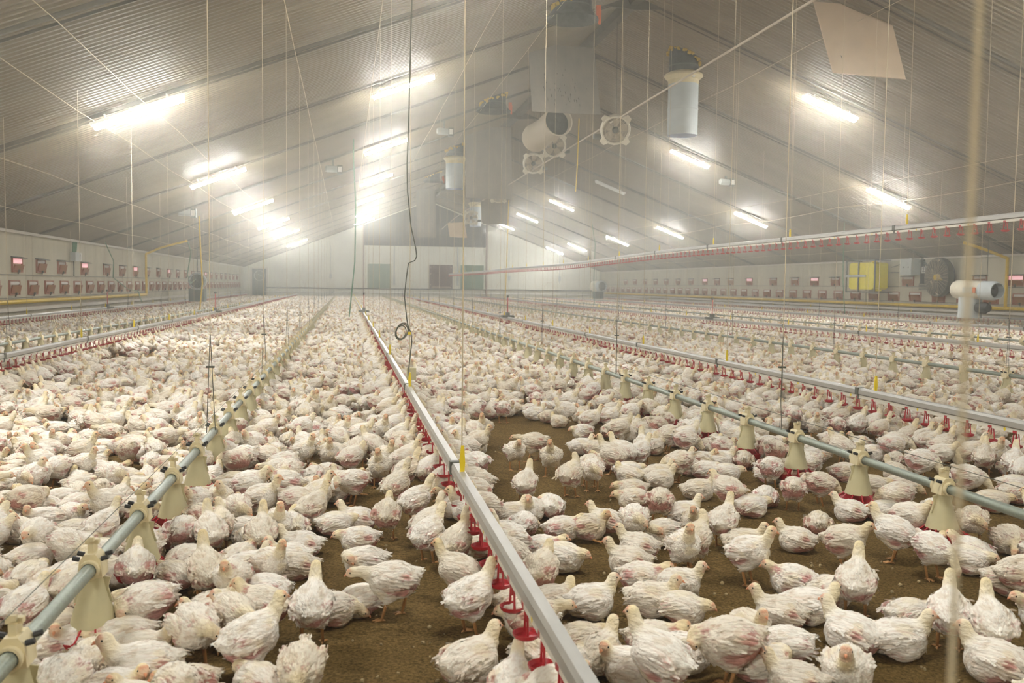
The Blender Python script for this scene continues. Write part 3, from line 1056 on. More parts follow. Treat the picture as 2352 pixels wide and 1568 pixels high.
drinker_line('drinker line running along the left concrete wall', -7.84, lambda y: 0.40 + 0.02*sin(y*0.11), 14.0, 76.5, 42, [17 + 3.8*k for k in range(15)], ropes_top(-7.84, 0.1))
drinker_line('drinker line with red cups right of the bare floor, nearest right line', 4.58, lambda y: 0.375 + 0.010*sin(y*0.2), 3.0, 76.5, 30, [4.1 + 3.2*k for k in range(22)], ropes_top(4.58))
drinker_line('second drinker line from the bare floor on the right side', 10.6, lambda y: 0.385 + 0.015*sin(y*0.13), 9.0, 76.5, 34, [10.5 + 3.4*k for k in range(19)], ropes_top(10.6))
drinker_line('third drinker line from the bare floor, before the right wall line', 16.5, lambda y: 0.39 + 0.015*sin(y*0.15 + 1), 14.0, 76.5, 34, [16 + 3.7*k for k in range(16)], ropes_top(16.5))
drinker_line('drinker line closest to the right concrete wall', 21.6, lambda y: 0.40, 18.0, 76.5, 34, [20.5 + 3.9*k for k in range(14)], ropes_top(21.6, 0.1))
def raised(y):
    return 2.13 - 0.10*(0.5 - 0.5*cos(min(max((y - 16)/14.0, 0), 1)*pi)) + 0.012*sin(y*0.35)
drinker_line('drinker line winched up high above the birds on the right', 7.2, raised, 5.0, 65.3, 34, [7.7 + 3.2*k for k in range(18)], ropes_top(7.2), cups_red=False)

# ------------------------------------------------------------------ feed lines
def pan_meshes():
    h = MB()    # cream hopper: a bell with wings, origin on the pipe axis
    h.lathe([(0.028, -0.020), (0.034, -0.040), (0.043, -0.080), (0.061, -0.140), (0.078, -0.200), (0.073, -0.200), (0.056, -0.140), (0.038, -0.080), (0.026, -0.040)], n=18)
    for s in (-1, 1):
        h.prism([(s*0.030, -0.035), (s*0.056, -0.040), (s*0.049, -0.075), (s*0.064, -0.125), (s*0.042, -0.125)], -0.004, 0.004)
    hop = h.mesh('hopper', 'hopper', smooth=True)
    c = MB()
    for s in (-1, 1):
        c.lathe([(0.026, -0.014), (0.034, -0.014), (0.034, 0.014), (0.026, 0.014)], c=(0, s*0.045, 0), axis=(0, 1, 0), n=14)
    c.prism([(-0.040, -0.030), (0.040, -0.030), (0.034, 0.030), (0.018, 0.052), (-0.018, 0.052), (-0.034, 0.030)], -0.040, 0.040)
    c.box((0, 0, 0.066), (0.020, 0.050, 0.034))
    c.box((0, 0, 0.088), (0.044, 0.022, 0.016))
    c.box((0, -0.02, 0.100), (0.020, 0.014, 0.014))
    cl = c.mesh('clamp', 'cream', smooth=True)
    b = MB()
    b.tube([(-0.010, 0, -0.003), (0.012, 0, 0.003)], 0.0085, 6)
    bo = b.mesh('bolt', 'black')
    t = MB()
    t.lathe([(0.0, -0.277), (0.085, -0.277), (0.115, -0.260), (0.128, -0.230), (0.132, -0.230), (0.122, -0.266), (0.088, -0.288), (0.0, -0.288)], n=22)
    for k in range(10):
        an = 2*pi*k/10
        t.tube([(0.076*cos(an), 0.076*sin(an), -0.198), (0.110*cos(an), 0.110*sin(an), -0.228), (0.127*cos(an), 0.127*sin(an), -0.230)], 0.004, 4)
    tr = t.mesh('tray', 'redcup', smooth=True)
    return hop, cl, bo, tr
HOP, CLAMP, BOLT, TRAY = pan_meshes()
PANS = []
def feed_line(label, x, zfun, ya, yb, y_first, y_pans, ropes, spacing=0.75):
    e = empty('feed_line', (x, ya, 0.0), label, 'feed line', 'feed lines')
    m_ = MB()
    yy = np.arange(ya, yb, 1.5)
    m_.tube([(x, y, zfun(y)) for y in yy], 0.0235, 12)
    m_.build('feed_pipe', 'galv', e, smooth=True)
    m_ = MB()
    m_.tube([(x, y, zfun(y) + 0.115) for y in yy], 0.0018, 4)
    m_.build('anti_roost_wire', 'wire', e)
    y = y_first
    far = MB()
    hv = [tuple(v.co) for v in HOP.vertices]
    while y < yb - 0.4:
        z = zfun(y)
        if y < y_pans:
            p = inst('feed_pan', HOP, e, (x, y, z))
            sub('clamp', CLAMP, p)
            if y < 10:
                for sx in (-1, 1):
                    for sy in (-1, 1):
                        q = sub('bolt', BOLT, p, (sx*0.045, sy*0.03, 0.037))
                        q.rotation_euler = (0, 0, 0 if sx > 0 else pi)
            sub('tray', TRAY, p)
            PANS.append((x, y))
        else:
            far.lathe([(0.030, 0.06), (0.034, -0.04), (0.043, -0.085), (0.078, -0.200)], c=(x, y, z), n=8)
        y += spacing
    f_ = far.build('feed_pan', 'hopper', e)
    f_['kind'] = 'stuff'
    for yr in ropes:
        z = zfun(yr)
        zt = ceil_z(x) - 0.2
        m_ = MB()
        m_.tube([(x, yr, z + 0.65), (x, yr, zt)], 0.0032, 5)
        r = m_.build('suspension_rope', 'rope', e)
        m_ = MB()
        m_.tube([(x - 0.02, yr - 0.05, z + 0.02), (x, yr, z + 0.66)], 0.0024, 4)
        m_.tube([(x + 0.02, yr + 0.05, z + 0.02), (x, yr, z + 0.66)], 0.0024, 4)
        m_.box((x, yr, z + 0.44), (0.05, 0.02, 0.012))
        m_.build('hanger_wire', 'wire', r)
    return e
feed_line('galvanised feed line with cream feed pans on the left foreground', -0.86, lambda y: 0.318 - 0.001*y, 0.8, 76.0, 2.56 - 0.75, 24, [6.12 + 3.9*k for k in range(17)])
feed_line('galvanised feed line crossing the bare floor on the right foreground', 2.91, lambda y: 0.325, 1.5, 76.0, 4.02 - 1.5, 24, [5.75 + 3.86*k for k in range(17)])
feed_line('farther feed line on the right, under the raised drinker line', 7.57, lambda y: 0.32, 6.0, 76.0, 6.4, 26, [9.4 + 3.86*k for k in range(16)])
feed_line('feed line on the left between the two left drinker lines', -5.0, lambda y: 0.34 - 0.003*(y - 14), 9.0, 60.0, 9.6, 30, [11 + 3.86*k for k in range(12)])
feed_line('distant feed line on the right before the third drinker line', 13.6, lambda y: 0.28, 11.0, 76.0, 12.0, 24, [13 + 3.9*k for k in range(15)])

# ------------------------------------------------------------------ winch cables below the ceiling
def cable(label, pts, r=0.0065, mt='rope', nm='winch_cable', grp='winch cables'):
    m_ = MB()
    m_.tube(pts, r, 5)
    o = m_.build(nm, mt, origin=pts[0])
    tag(o, label, 'cable', grp)
    return o
for lab, x, dz in (('over the nearer left drinker line', -4.25, 0.12), ('over the left wall feed line', -5.9, 0.12), ('along the left eave', -7.4, 0.06), ('beside the outer left lamp row', -3.42, 0.10),
                   ('over the central drinker line', 0.57, 0.22), ('over the nearest right drinker line', 4.58, 0.22), ('over the second right drinker line', 10.6, 0.22),
                   ('over the third right drinker line', 16.5, 0.22), ('along the right eave', 21.4, 0.08), ('over the right foreground feed line', 2.91, 0.2), ('over the left foreground feed line', -0.86, 0.2)):
    zc = ceil_z(x) - dz
    cable('thin pale winch cable running lengthwise under the roof ' + lab, [(x, y, zc - (0.05 if k % 2 else 0)) for k, y in enumerate(np.arange(4, 78, 4.0))])
# slack pale cable right of the lamps, and the long conduit that carries the stirring fans
cable('pale sagging cable beside the outer right lamp row', [(17.9, y, 4.3 - 0.12*abs(sin(y*0.3))) for y in np.arange(8, 78, 2.6)], 0.010)
m_ = MB()
m_.tube([(XM, y, 5.72 if y < 57 else 5.72 - 0.35*((y - 57)/14)**1.3) for y in np.arange(9, 71, 2.0)], 0.022, 8)
o = m_.build('fan_conduit', 'fandust', origin=(XM, 9, 5.72))
tag(o, 'long pale conduit under the ridge running past the stirring fans', 'conduit')

# ------------------------------------------------------------------ exhaust chimneys near the ridge
def chimney(label, x, y, tube=None):
    """black flared mouth below the roof; with tube also the cream collar and the long grey duct"""
    zc = ceil_z(x)
    e = empty('exhaust_chimney', (x, y, zc - 1.0), label, 'chimney', 'exhaust chimneys below the ridge')
    ff = MB()
    for k in range(64):
        an = 2*pi*(k + random.uniform(-0.5, 0.5))/64
        if random.random() < 0.8:
            r0 = (0.43 if tube is None else 0.42) + random.uniform(0, 0.05)
            c = np.array((x + r0*cos(an), y + r0*sin(an), ceil_z(x + r0*cos(an)) - random.uniform(0.0, 0.12)))
            s = random.uniform(0.02, 0.065)
            ff.lathe([(0.0, -s), (s*0.8, -s*0.5), (s, 0.1*s), (s*0.6, s*0.8), (0, s)], c=c, n=7)
    ff.build('foam_seal', 'foam', e)
    m_ = MB()
    if tube is None:
        m_.lathe([(0.43, 0.15), (0.43, -0.22), (0.47, -0.32), (0.58, -0.44), (0.595, -0.48), (0.56, -0.465), (0.44, -0.34), (0.40, -0.22), (0.40, 0.15)], c=(x, y, zc), n=28)
        m_.build('flared_mouth', 'ducthole', e, smooth=True)
        m_ = MB()
        m_.lathe([(0.0, -0.05), (0.40, -0.05)], c=(x, y, zc), n=24)
        m_.build('damper', 'black', e)
        m_ = MB()
        m_.tube([(x + 0.62, y - 0.1, zc - 0.25), (x + 0.62, y - 0.05, zc - 0.55)], 0.03, 6)
        m_.box((x + 0.56, y - 0.15, zc - 0.30), (0.10, 0.1, 0.26))
        m_.build('actuator', 'orange', e)
        m_ = MB()
        m_.lathe([(0.445, -0.19), (0.452, -0.195), (0.452, -0.215), (0.445, -0.22)], c=(x, y, zc), n=28)
        m_.build('strap', 'steel', e)
    else:
        m_.lathe([(0.40, 0.15), (0.40, -0.50), (0.37, -0.50), (0.37, 0.15)], c=(x, y, zc), n=28)
        m_.build('collar', 'ducthole', e, smooth=True)
        zt = zc - 0.50
        m_ = MB()
        m_.lathe([(0.405, -0.30), (0.405, -0.345), (0.415, -0.33)], c=(x, y, zc), n=28)
        m_.build('strap', 'steel', e)
        m_ = MB()
        m_.lathe([(0.40, 0.02), (0.52, -0.05), (0.535, -0.10), (0.50, -0.14), (0.425, -0.20), (0.42, -0.32), (0.40, -0.32), (0.38, 0.0)], c=(x, y, zt), n=28)
        m_.build('bell_collar', 'cream', e, smooth=True)
        m_ = MB()
        zb_ = tube
        m_.lathe([(0.415, zt - 0.30), (0.415, (zt + zb_)/2 - 0.11), (0.425, (zt + zb_)/2 - 0.12), (0.425, (zt + zb_)/2 - 0.16), (0.415, (zt + zb_)/2 - 0.17), (0.415, zb_), (0.40, zb_)], c=(x, y, 0), n=32)
        m_.build('duct', 'duct', e, smooth=True)
        m_ = MB()
        m_.lathe([(0.40, zb_), (0.39, zt - 0.3), (0.0, zt - 0.3)], c=(x, y, 0), n=28)
        m_.build('duct_lining', 'ductin', e, smooth=True)
        m_ = MB()
        m_.lathe([(0, 0.0), (0.05, 0.0), (0.05, 0.03), (0, 0.03)], c=(x + 0.12, y - 0.44, zt - 0.15), axis=(0, -1, 0), n=10)
        m_.build('cap', 'white', e)
    return e
chimney('black flared exhaust mouth cut by the top edge of the view', 5.0, 20.4)
chimney('black flared exhaust mouth left of the large hanging board', 5.0, 31.6)
chimney('grey exhaust duct left of the ridge, beside the pale tall board', 5.0, 43.0, 5.76)
chimney('distant black exhaust mouth above the left end of the far wall', 5.0, 53.8)
chimney('large grey exhaust duct with cream collar and yellow foam, right of the ridge', 9.2, 24.5, 5.5)
chimney('small distant grey exhaust duct behind the farthest stirring fan', 9.2, 66.0, 5.5)

# ------------------------------------------------------------------ stirring fans under the ridge
def stir_fan(label, c, ang, mt='fandust'):
    e = empty('stirring_fan', c, label, 'fan', 'stirring fans under the ridge')
    x, y, z = c
    R_ = 0.36
    ax = np.array([sin(ang)*0.92, -cos(ang)*0.92, -0.38])
    ax /= np.linalg.norm(ax)
    sd = np.cross(ax, (0, 0, 1.0))
    sd /= np.linalg.norm(sd)
    up = np.cross(sd, ax)
    C = np.array(c)
    m_ = MB()
    m_.lathe([(R_, -0.10), (R_ + 0.035, -0.10), (R_ + 0.045, 0.02), (R_ + 0.02, 0.10), (R_ - 0.02, 0.10), (R_ - 0.005, 0.0), (R_, -0.10)], c=c, axis=ax, n=28)
    m_.build('shroud', 'fan', e, smooth=True)
    m_ = MB()
    for a in (1, 3, 5, 7):
        q = C + (sd*cos(a*pi/4) + up*sin(a*pi/4))*(R_ + 0.07) + ax*0.05
        t1 = (sd*cos(a*pi/4) + up*sin(a*pi/4))
        t2 = np.cross(ax, t1)
        vs = [q + t1*s1*0.07 + t2*s2*0.12*(1.0 if s1 < 0 else 0.55) + ax*h for h in (-0.03, 0.03) for s1, s2 in ((-1, -1), (1, -1), (1, 1), (-1, 1))]
        m_ = MB()
        m_.add(vs, [(0, 3, 2, 1), (4, 5, 6, 7), (0, 1, 5, 4), (1, 2, 6, 5), (2, 3, 7, 6), (3, 0, 4, 7)])
        m_.build('frame_corner', 'fan', e)
    m_ = MB()
    m_.lathe([(0, -0.12), (0.085, -0.12), (0.085, 0.06), (0.06, 0.09), (0, 0.09)], c=c, axis=ax, n=14)
    m_.build('motor_hub', 'steel', e, smooth=True)
    for k in range(5):
        an = 2*pi*k/5 + 0.4
        t1 = sd*cos(an) + up*sin(an)
        t2 = np.cross(ax, t1)
        m_ = MB()
        vs = []
        for rr, wd, tw in ((0.08, 0.05, 0.05), (0.20, 0.09, 0.04), (0.33, 0.11, 0.03)):
            for s in (-1, 1):
                vs.append(C + t1*rr + t2*s*wd + ax*(s*tw - 0.02))
        m_.add(vs, [(0, 1, 3, 2), (2, 3, 5, 4)])
        m_.build('blade', mt, e)
    m_ = MB()
    for rr in (0.12, 0.20, 0.28):
        pts = [C + (sd*cos(a) + up*sin(a))*rr + ax*0.09 for a in np.linspace(0, 2*pi, 20)]
        m_.tube(pts, 0.005, 4, cap=False)
    for k in range(8):
        t1 = sd*cos(k*pi/4) + up*sin(k*pi/4)
        m_.tube([C + t1*0.09 + ax*0.09, C + t1*R_ + ax*0.09], 0.005, 4)
    m_.build('grille', mt, e)
    m_ = MB()
    bx = C - sd*(R_ + 0.10)*(1 if x < XM + 0.05 and y > 30 else -1) - up*0.22 - ax*0.12
    m_.box(bx, (0.20, 0.14, 0.12))
    m_.build('switch_box', 'steel', e)
    m_ = MB()
    m_.tube([C + up*(R_ + 0.08), (x, y, min(ceil_z(x), z + 3.2))], 0.008, 5)
    m_.build('hanger', 'wire', e)
    return e
stir_fan('nearest cream stirring fan in a square frame, left of the grey duct', (7.06, 23.8, 5.46), -0.15)
stir_fan('cream stirring fan below the dark mouth of the hanging drum', (7.06, 31.1, 6.10), -0.1)
stir_fan('third cream stirring fan, with orange switch at its lower left', (7.06, 34.7, 5.96), -0.1)
stir_fan('fourth stirring fan along the conduit, below the tall pale board', (7.06, 42.8, 5.54), -0.1)
stir_fan('farthest small stirring fan in front of the distant grey duct', (7.06, 52.4, 5.13), -0.1)

# hanging drum heater under the ridge
pA, pB = on(1283, 278, 1, 27.5), on(1228, 318, 1, 29.6)
e = empty('hanging_drum', tuple(pA), 'cream horizontal drum with dark open mouth hanging behind the large board', 'drum')
ax = pA - pB
L_ = np.linalg.norm(ax)
m_ = MB()
m_.lathe([(0.44, 0.0), (0.46, 0.10), (0.46, 0.20), (0.43, 0.25), (0.42, L_*0.40), (0.40, L_*0.45), (0.40, L_*0.62), (0.43, L_*0.66), (0.43, L_ - 0.15), (0.46, L_ - 0.1), (0.46, L_), (0.42, L_), (0.40, L_ - 0.3)], c=pB, axis=ax, n=30)
m_.lathe([(0.0, 0.0), (0.44, 0.0)], c=pB, axis=ax, n=30)
m_.build('drum_shell', 'fandust', e, smooth=True)
m_ = MB()
m_.lathe([(0.0, L_ - 0.22), (0.41, L_ - 0.22)], c=pB, axis=ax, n=30)
m_.build('drum_mouth', 'ducthole', e)
for t in (0.25, 0.75):
    q = pB + ax*t
    m_ = MB()
    m_.tube([q + (0, 0, 0.4), (q[0], q[1], ceil_z(q[0]))], 0.008, 5)
    m_.build('hanger', 'wire', e)

# ------------------------------------------------------------------ hanging deflector boards
def board(label, corners, Y, mt, stains=0, lean=0.0, thick=0.02, dirs=None):
    """corners in picture order tl, tr, br, bl at their own depth Y"""
    P = []
    for k, (a, b) in enumerate(corners):
        P.append(on(a, b, 1, Y + (lean if k in (0, 1) else 0)))
    P = [np.array(p) for p in P]
    c = sum(P)/4
    n = np.cross(P[1] - P[0], P[3] - P[0])
    n /= np.linalg.norm(n)
    e = empty('hanging_board', tuple((P[2] + P[3])/2), label, 'board', 'hanging air deflector boards')
    m_ = MB()
    vs = [p + n*thick/2 for p in P] + [p - n*thick/2 for p in P]
    m_.add(vs, [(0, 1, 2, 3), (7, 6, 5, 4), (0, 4, 5, 1), (1, 5, 6, 2), (2, 6, 7, 3), (3, 7, 4, 0)])
    m_.build('panel', mt, e)
    m_ = MB()
    for k in (0, 1):
        p = P[k]
        m_.tube([p, (p[0], p[1], max(ceil_z(p[0]), p[2] + 0.05))], 0.006, 5)
    m_.build('hanger', 'rope', e)
    if stains:
        m_ = MB()
        fr = n if n[1] < 0 else -n
        for k in range(stains):
            u = random.betavariate(2, 2)*0.8 + 0.08
            v_ = random.betavariate(4, 1.6)*0.9
            o_ = P[0]*(1 - u)*(1 - v_) + P[1]*u*(1 - v_) + P[2]*u*v_ + P[3]*(1 - u)*v_ + fr*(thick/2 + 0.002)
            dx = (P[1] - P[0])/np.linalg.norm(P[1] - P[0])*random.uniform(0.006, 0.014)
            dz_ = (P[3] - P[0])/np.linalg.norm(P[3] - P[0])*random.uniform(0.03, 0.13)
            m_.add([o_ - dx, o_ + dx*0.3, o_ + dx + dz_*0.6, o_ + dz_, o_ - dx*0.8 + dz_*0.5], [(0, 1, 2, 3, 4)])
        s_ = m_.build('stain', 'stain', e)
        s_['kind'] = 'stuff'
    return e
board('large grey dirty board hanging below the ridge, streaked with black', [(1213, 100), (1364, 110), (1380, 264), (1222, 256)], 25.0, 'board', 42, 0.5)
board('tan square board hanging at the top right, before the ribbed roof', [(1868, 4), (2040, 18), (2080, 182), (1913, 167)], 17.5, 'tanboard', 3, 0.7)
board('tall dusty board hanging right of the far grey duct', [(1066, 290), (1172, 296), (1176, 400), (1070, 455)][:0] or [(1068, 292), (1174, 292), (1176, 458), (1070, 454)], 40.0, 'board', 14, 0.3)
board('darker board hanging behind the fourth stirring fan', [(1098, 398), (1172, 396), (1170, 516), (1108, 514)], 48.0, 'board', 0, 0.3)
board('pale narrow board hanging before the dark gable', [(955, 432), (1000, 434), (1002, 546), (958, 545)], 62.0, 'board', 0, 0.2)
board('small tan board hanging before the dark gable of the far wall', [(1028, 512), (1067, 510), (1073, 546), (1033, 544)], 60.0, 'tanboard', 0, 0.2)

# ------------------------------------------------------------------ winch motors on the rafters
def winch(label, px, py, Y):
    c = on(px, py, 1, Y)
    x, y, z = c
    e = empty('winch_motor', (x, y, z - 0.15), label, 'winch', 'winch motors under the roof')
    m_ = MB()
    m_.lathe([(0.0, -0.26), (0.10, -0.26), (0.12, -0.20), (0.12, 0.16), (0.09, 0.20), (0, 0.20)], c=c, axis=(1, 0.2, 0), n=14)
    m_.build('motor', 'greybox', e, smooth=True)
    m_ = MB()
    m_.box((x + 0.24, y - 0.02, z - 0.02), (0.18, 0.24, 0.30))
    m_.build('gearbox', 'steel', e)
    m_ = MB()
    m_.box((x + 0.24, y - 0.15, z - 0.02), (0.13, 0.03, 0.18))
    m_.build('cover_plate', 'white', e)
    m_ = MB()
    m_.box((x, y, (z + ceil_z(x))/2 + 0.05), (0.06, 0.10, max(0.1, ceil_z(x) - z - 0.05)))
    m_.build('bracket', 'steel', e)
for a in (('small winch motor under the left roof slope between the lamp rows', 765, 388, 33.2), ('small winch motor on the rafter low over the left wall', 428, 488, 33.2),
          ('winch motor with white cover plate under the roof near the ridge', 1020, 302, 33.0), ('winch motor on the right roof slope between lamp rows', 1667, 418, 34.0)):
    winch(*a)

# ------------------------------------------------------------------ wall fittings: air inlets
def inlet_meshes():
    f = MB()     # in a frame where the room is +x, the wall runs along y; origin = lower middle of the opening
    W2, H2 = 0.36, 0.36
    for s in (-1, 1):
        f.box((0.02, s*W2, H2/2), (0.05, 0.035, H2))
    f.box((0.02, 0, 0), (0.05, 2*W2 + 0.035, 0.03))
    f.box((0.02, 0, H2), (0.05, 2*W2 + 0.035, 0.03))
    fm = f.mesh('air_inlet', 'inletframe')
    fl = MB()
    fl.prism([(0.015, 0.02), (0.05, 0.03), (0.10, 0.245), (0.065, 0.25)], -0.335, 0.335)
    fl = fl.mesh('flap', 'inletflap')
    top = MB()
    top.box((0.02, 0, 0.30), (0.03, 0.66, 0.07))
    top = top.mesh('gap_light', 'palelight')
    pk = MB()
    pk.box((0.02, 0, 0.28), (0.03, 0.66, 0.13))
    pk = pk.mesh('pink_gap', 'pinklight')
    hood = MB()
    hood.prism([(0.0, 0.40), (0.16, 0.36), (0.16, 0.345), (0.0, 0.36)], -0.40, 0.40)
    hood = hood.mesh('hood', 'steel')
    lv = MB()
    lv.box((0.07, 0, 0.02), (0.05, 0.05, 0.07))
    lv.box((0.05, 0, -0.03), (0.03, 0.03, 0.05))
    lv = lv.mesh('flap_lever', 'steel')
    return fm, fl, top, pk, hood, lv
INL = inlet_meshes()
def inlet(wall_, x, y, z, s, pink=False, upper=False, bare=False):
    p = inst('air_inlet', INL[0], wall_, (x, y, z), 0 if s > 0 else pi)
    if not bare:
        f = sub('flap', INL[1], p)
        if pink:
            f.scale = (1, 1, 0.75)
    sub('pink_gap' if pink else 'gap_light', INL[3] if pink else INL[2], p)
    sub('flap_lever', INL[5], p)
    if upper:
        sub('hood', INL[4], p)
yy, k = 24.3, 0
while yy < 78:
    inlet(wall_left, XL, yy, 0.90, 1)
    yy += 1.42
    k += 1
up_l = [25.95, 27.85, 29.77, 32.21, 35.04, 37.37, 39.6, 41.9, 44.3, 46.8, 49.2, 51.5, 53.9, 56.3, 58.6, 61, 63.4, 65.8, 68.1, 70.4, 72.8, 75.2]
for k, yy in enumerate(up_l):
    inlet(wall_left, XL, yy, 1.50, 1, pink=k in (0, 3, 6, 9, 14), upper=True)
yy = 26.1
while yy < 78:
    inlet(wall_right, XR, yy, 0.84, -1)
    yy += 1.47
for k, yy in enumerate([27.84, 29.66, 33.97, 39.62, 41.56, 43.55, 45.98, 48.95, 51.53, 53.55, 55.51, 57.92, 60.3, 62.7, 65, 67.4, 70, 72.4]):
    inlet(wall_right, XR, yy, 1.47, -1, pink=k in (0, 4, 7, 10), upper=True)
for wall_, x, s in ((wall_left, XL, 1), (wall_right, XR, -1)):
    for z in (1.42, 0.82):
        m_ = MB()
        m_.tube([(x + s*0.06, Y0 + 1, z), (x + s*0.06, Y1 - 0.5, z)], 0.009, 5)
        m_.build('inlet_rod', 'steel', wall_)

# ------------------------------------------------------------------ gas pipes
def pipe(nm, label, cat, pts, r, mt, parent=None, n=8):
    m_ = MB()
    m_.tube(pts, r, n)
    if parent is None:
        o = m_.build(nm, mt, origin=tuple(pts[0]), smooth=True)
        tag(o, label, cat)
        return o
    return m_.build(nm, mt, parent, smooth=True)
e = empty('gas_pipe', (XL + 0.14, 14, 0.70), 'yellow gas pipe along the left wall with a riser and arm', 'gas pipe', 'yellow gas pipes')
pipe('main_pipe', '', '', [(XL + 0.14, 8, 0.72), (XL + 0.14, 41.1, 0.72)], 0.055, 'gas', e)
pipe('riser', '', '', [(XL + 0.14, 41.1, 0.68), (XL + 0.14, 41.1, 2.46)], 0.045, 'gas', e)
pipe('arm', '', '', [(XL + 0.14, 41.1, 2.44), (XL + 0.7, 41.3, 2.72), (XL + 1.75, 41.6, 3.05)], 0.045, 'gas', e)
pipe('gas_hose', '', '', [(XL + 1.75, 41.6, 3.03), (XL + 1.8, 42.2, 2.6), (XL + 1.5, 43, 1.6), (XL + 1.4, 44.5, 1.2), (XL + 1.4, 46.0, 1.4)], 0.022, 'greenhose', e)
e = empty('gas_pipe', (XR - 0.14, 14, 0.66), 'yellow gas pipe along the right wall with a tall riser', 'gas pipe', 'yellow gas pipes')
pipe('main_pipe', '', '', [(XR - 0.14, 14, 0.68), (XR - 0.14, 78, 0.68)], 0.06, 'gas', e)
pipe('riser', '', '', [(XR - 0.14, 28.15, 0.64), (XR - 0.14, 28.15, 2.45)], 0.055, 'gas', e)
pipe('arm', '', '', [(XR - 0.14, 28.15, 2.42), (XR - 0.9, 28.35, 2.72), (XR - 1.6, 28.5, 2.95)], 0.05, 'gas', e)

# ------------------------------------------------------------------ heaters
def heater(label, c, ax, L_, R_, fanface, stand):
    ax = np.array(ax, float)
    ax /= np.linalg.norm(ax)
    c = np.array(c, float)
    e = empty('gas_heater', (c[0], c[1], 0.45), label, 'heater', 'drum heaters')
    a0 = c - ax*L_/2
    m_ = MB()
    m_.lathe([(0.0, 0.0), (R_*0.75, 0.02), (R_*0.95, 0.10), (R_, 0.18), (R_, L_*0.66), (R_*1.01, L_*0.67), (R_*1.01, L_*0.70)], c=a0, axis=ax, n=28)
    m_.build('drum', 'fan', e, smooth=True)
    m_ = MB()
    m_.lathe([(R_, L_*0.70), (R_, L_*0.92), (R_*0.86, L_), (R_*0.80, L_), (R_*0.80, L_*0.86), (0.0, L_*0.86)], c=a0, axis=ax, n=28)
    m_.build('nozzle', 'duct', e, smooth=True)
    m_ = MB()
    m_.lathe([(0.0, L_*0.87), (R_*0.79, L_*0.87)], c=a0, axis=ax, n=24)
    m_.lathe([(0.0, L_*0.96), (R_*0.28, L_*0.95), (R_*0.28, L_*0.88)], c=a0, axis=ax, n=14)
    m_.build('burner', 'darkgrey', e)
    if fanface:
        sd = np.cross(ax, (0, 0, 1.0))
        m_ = MB()
        for k in range(12):
            an = 2*pi*k/12
            t = sd*cos(an) + np.array([0, 0, 1.0])*sin(an)
            m_.tube([a0 + ax*L_*1.0, a0 + ax*L_*1.0 + t*R_*0.9], 0.012, 4)
        for rr in (0.35, 0.62, 0.9):
            m_.tube([a0 + ax*L_*1.0 + (sd*cos(a) + np.array([0, 0, 1.0])*sin(a))*R_*rr for a in np.linspace(0, 2*pi, 24)], 0.010, 4, cap=False)
        m_.build('grille', 'steel', e)
    m_ = MB()
    if stand == 'drum':
        q = c - ax*L_*0.12
        m_.lathe([(0.36, -R_ - 0.62), (0.36, -R_*0.8), (0.37, -R_*0.8 + 0.01), (0.0, -R_*0.8 + 0.01)], c=q, n=24)
        m_.build('stand', 'duct', e, smooth=True)
        q = c + ax*L_*0.18
        m_ = MB()
        m_.lathe([(0.0, -0.2), (0.17, -0.2), (0.19, 0.1), (0.12, 0.26), (0, 0.26)], c=q + (0, 0, -R_ - 0.26), axis=ax, n=18)
        m_.build('blower', 'darkgrey', e, smooth=True)
    else:
        m_.box((c[0], c[1], c[2] - R_ - 0.26), (0.72, 0.75, 0.62))
        m_.build('stand', 'doorgrey', e)
        m_ = MB()
        m_.box((c[0], c[1] - 0.39, c[2] - R_ - 0.22), (0.42, 0.03, 0.2))
        m_.build('control_plate', 'steel', e)
    m_ = MB()
    for s in (-0.25, 0.25):
        q = c + ax*L_*s
        m_.tube([(q[0], q[1], q[2] + R_), (q[0], q[1], ceil_z(q[0]))], 0.010, 5)
    m_.build('hanger', 'wire', e)
    return e
hr = heater('cream drum heater on a grey round stand before the right wall', (20.4, 26.95, 1.31), (0.05, -1, -0.02), 1.95, 0.31, False, 'drum')
m_ = MB()
m_.prism([(26.75, 1.22), (27.18, 1.22), (27.18, 1.40), (26.75, 1.40)], 20.4 - 0.322, 20.4 - 0.312, axis='x')
m_.build('info_sticker', 'duct', hr)
m_ = MB()
m_.prism([(26.56, 1.22), (26.70, 1.22), (26.70, 1.40), (26.56, 1.40)], 20.4 - 0.323, 20.4 - 0.313, axis='x')
m_.build('warning_sticker', 'orange', hr)
heater('heater with round dark fan grille on a green stand by the left wall', (-7.1, 46.5, 1.32), (0.12, -1, 0), 1.0, 0.42, True, 'box')
heater('distant cream drum heater near the far right corner', (21.0, 75.0, 1.28), (0.25, -1, 0), 1.5, 0.48, True, 'box')

# ------------------------------------------------------------------ yellow tank in its frame, boxes and the big wall fan on the right wall
xw = XR - 0.03
e = empty('water_tank', (xw - 0.4, 36.1, 1.2), 'bright yellow square tank in a grey steel frame on the right wall', 'tank')
m_ = MB()
t_ = [(-0.95, -0.50), (-0.80, -0.57), (0.80, -0.57), (0.95, -0.50), (0.95, 0.50), (0.80, 0.57), (-0.80, 0.57), (-0.95, 0.50)]
m_.prism([(36.15 + a, 1.86 + b) for a, b in t_], xw - 0.78, xw - 0.12, axis='x')
m_.prism([(35.35, 1.29), (35.55, 1.29), (35.55, 1.22), (35.35, 1.22)], xw - 0.5, xw - 0.3, axis='x')
m_.build('tank_body', 'tank', e)
m_ = MB()
m_.lathe([(0.0, 0.0), (0.11, 0.0), (0.11, 0.07), (0.0, 0.07)], c=(xw - 0.45, 35.7, 2.42), n=12)
m_.build('filler_cap', 'yellow', e)
m_ = MB()
fx = xw - 0.82
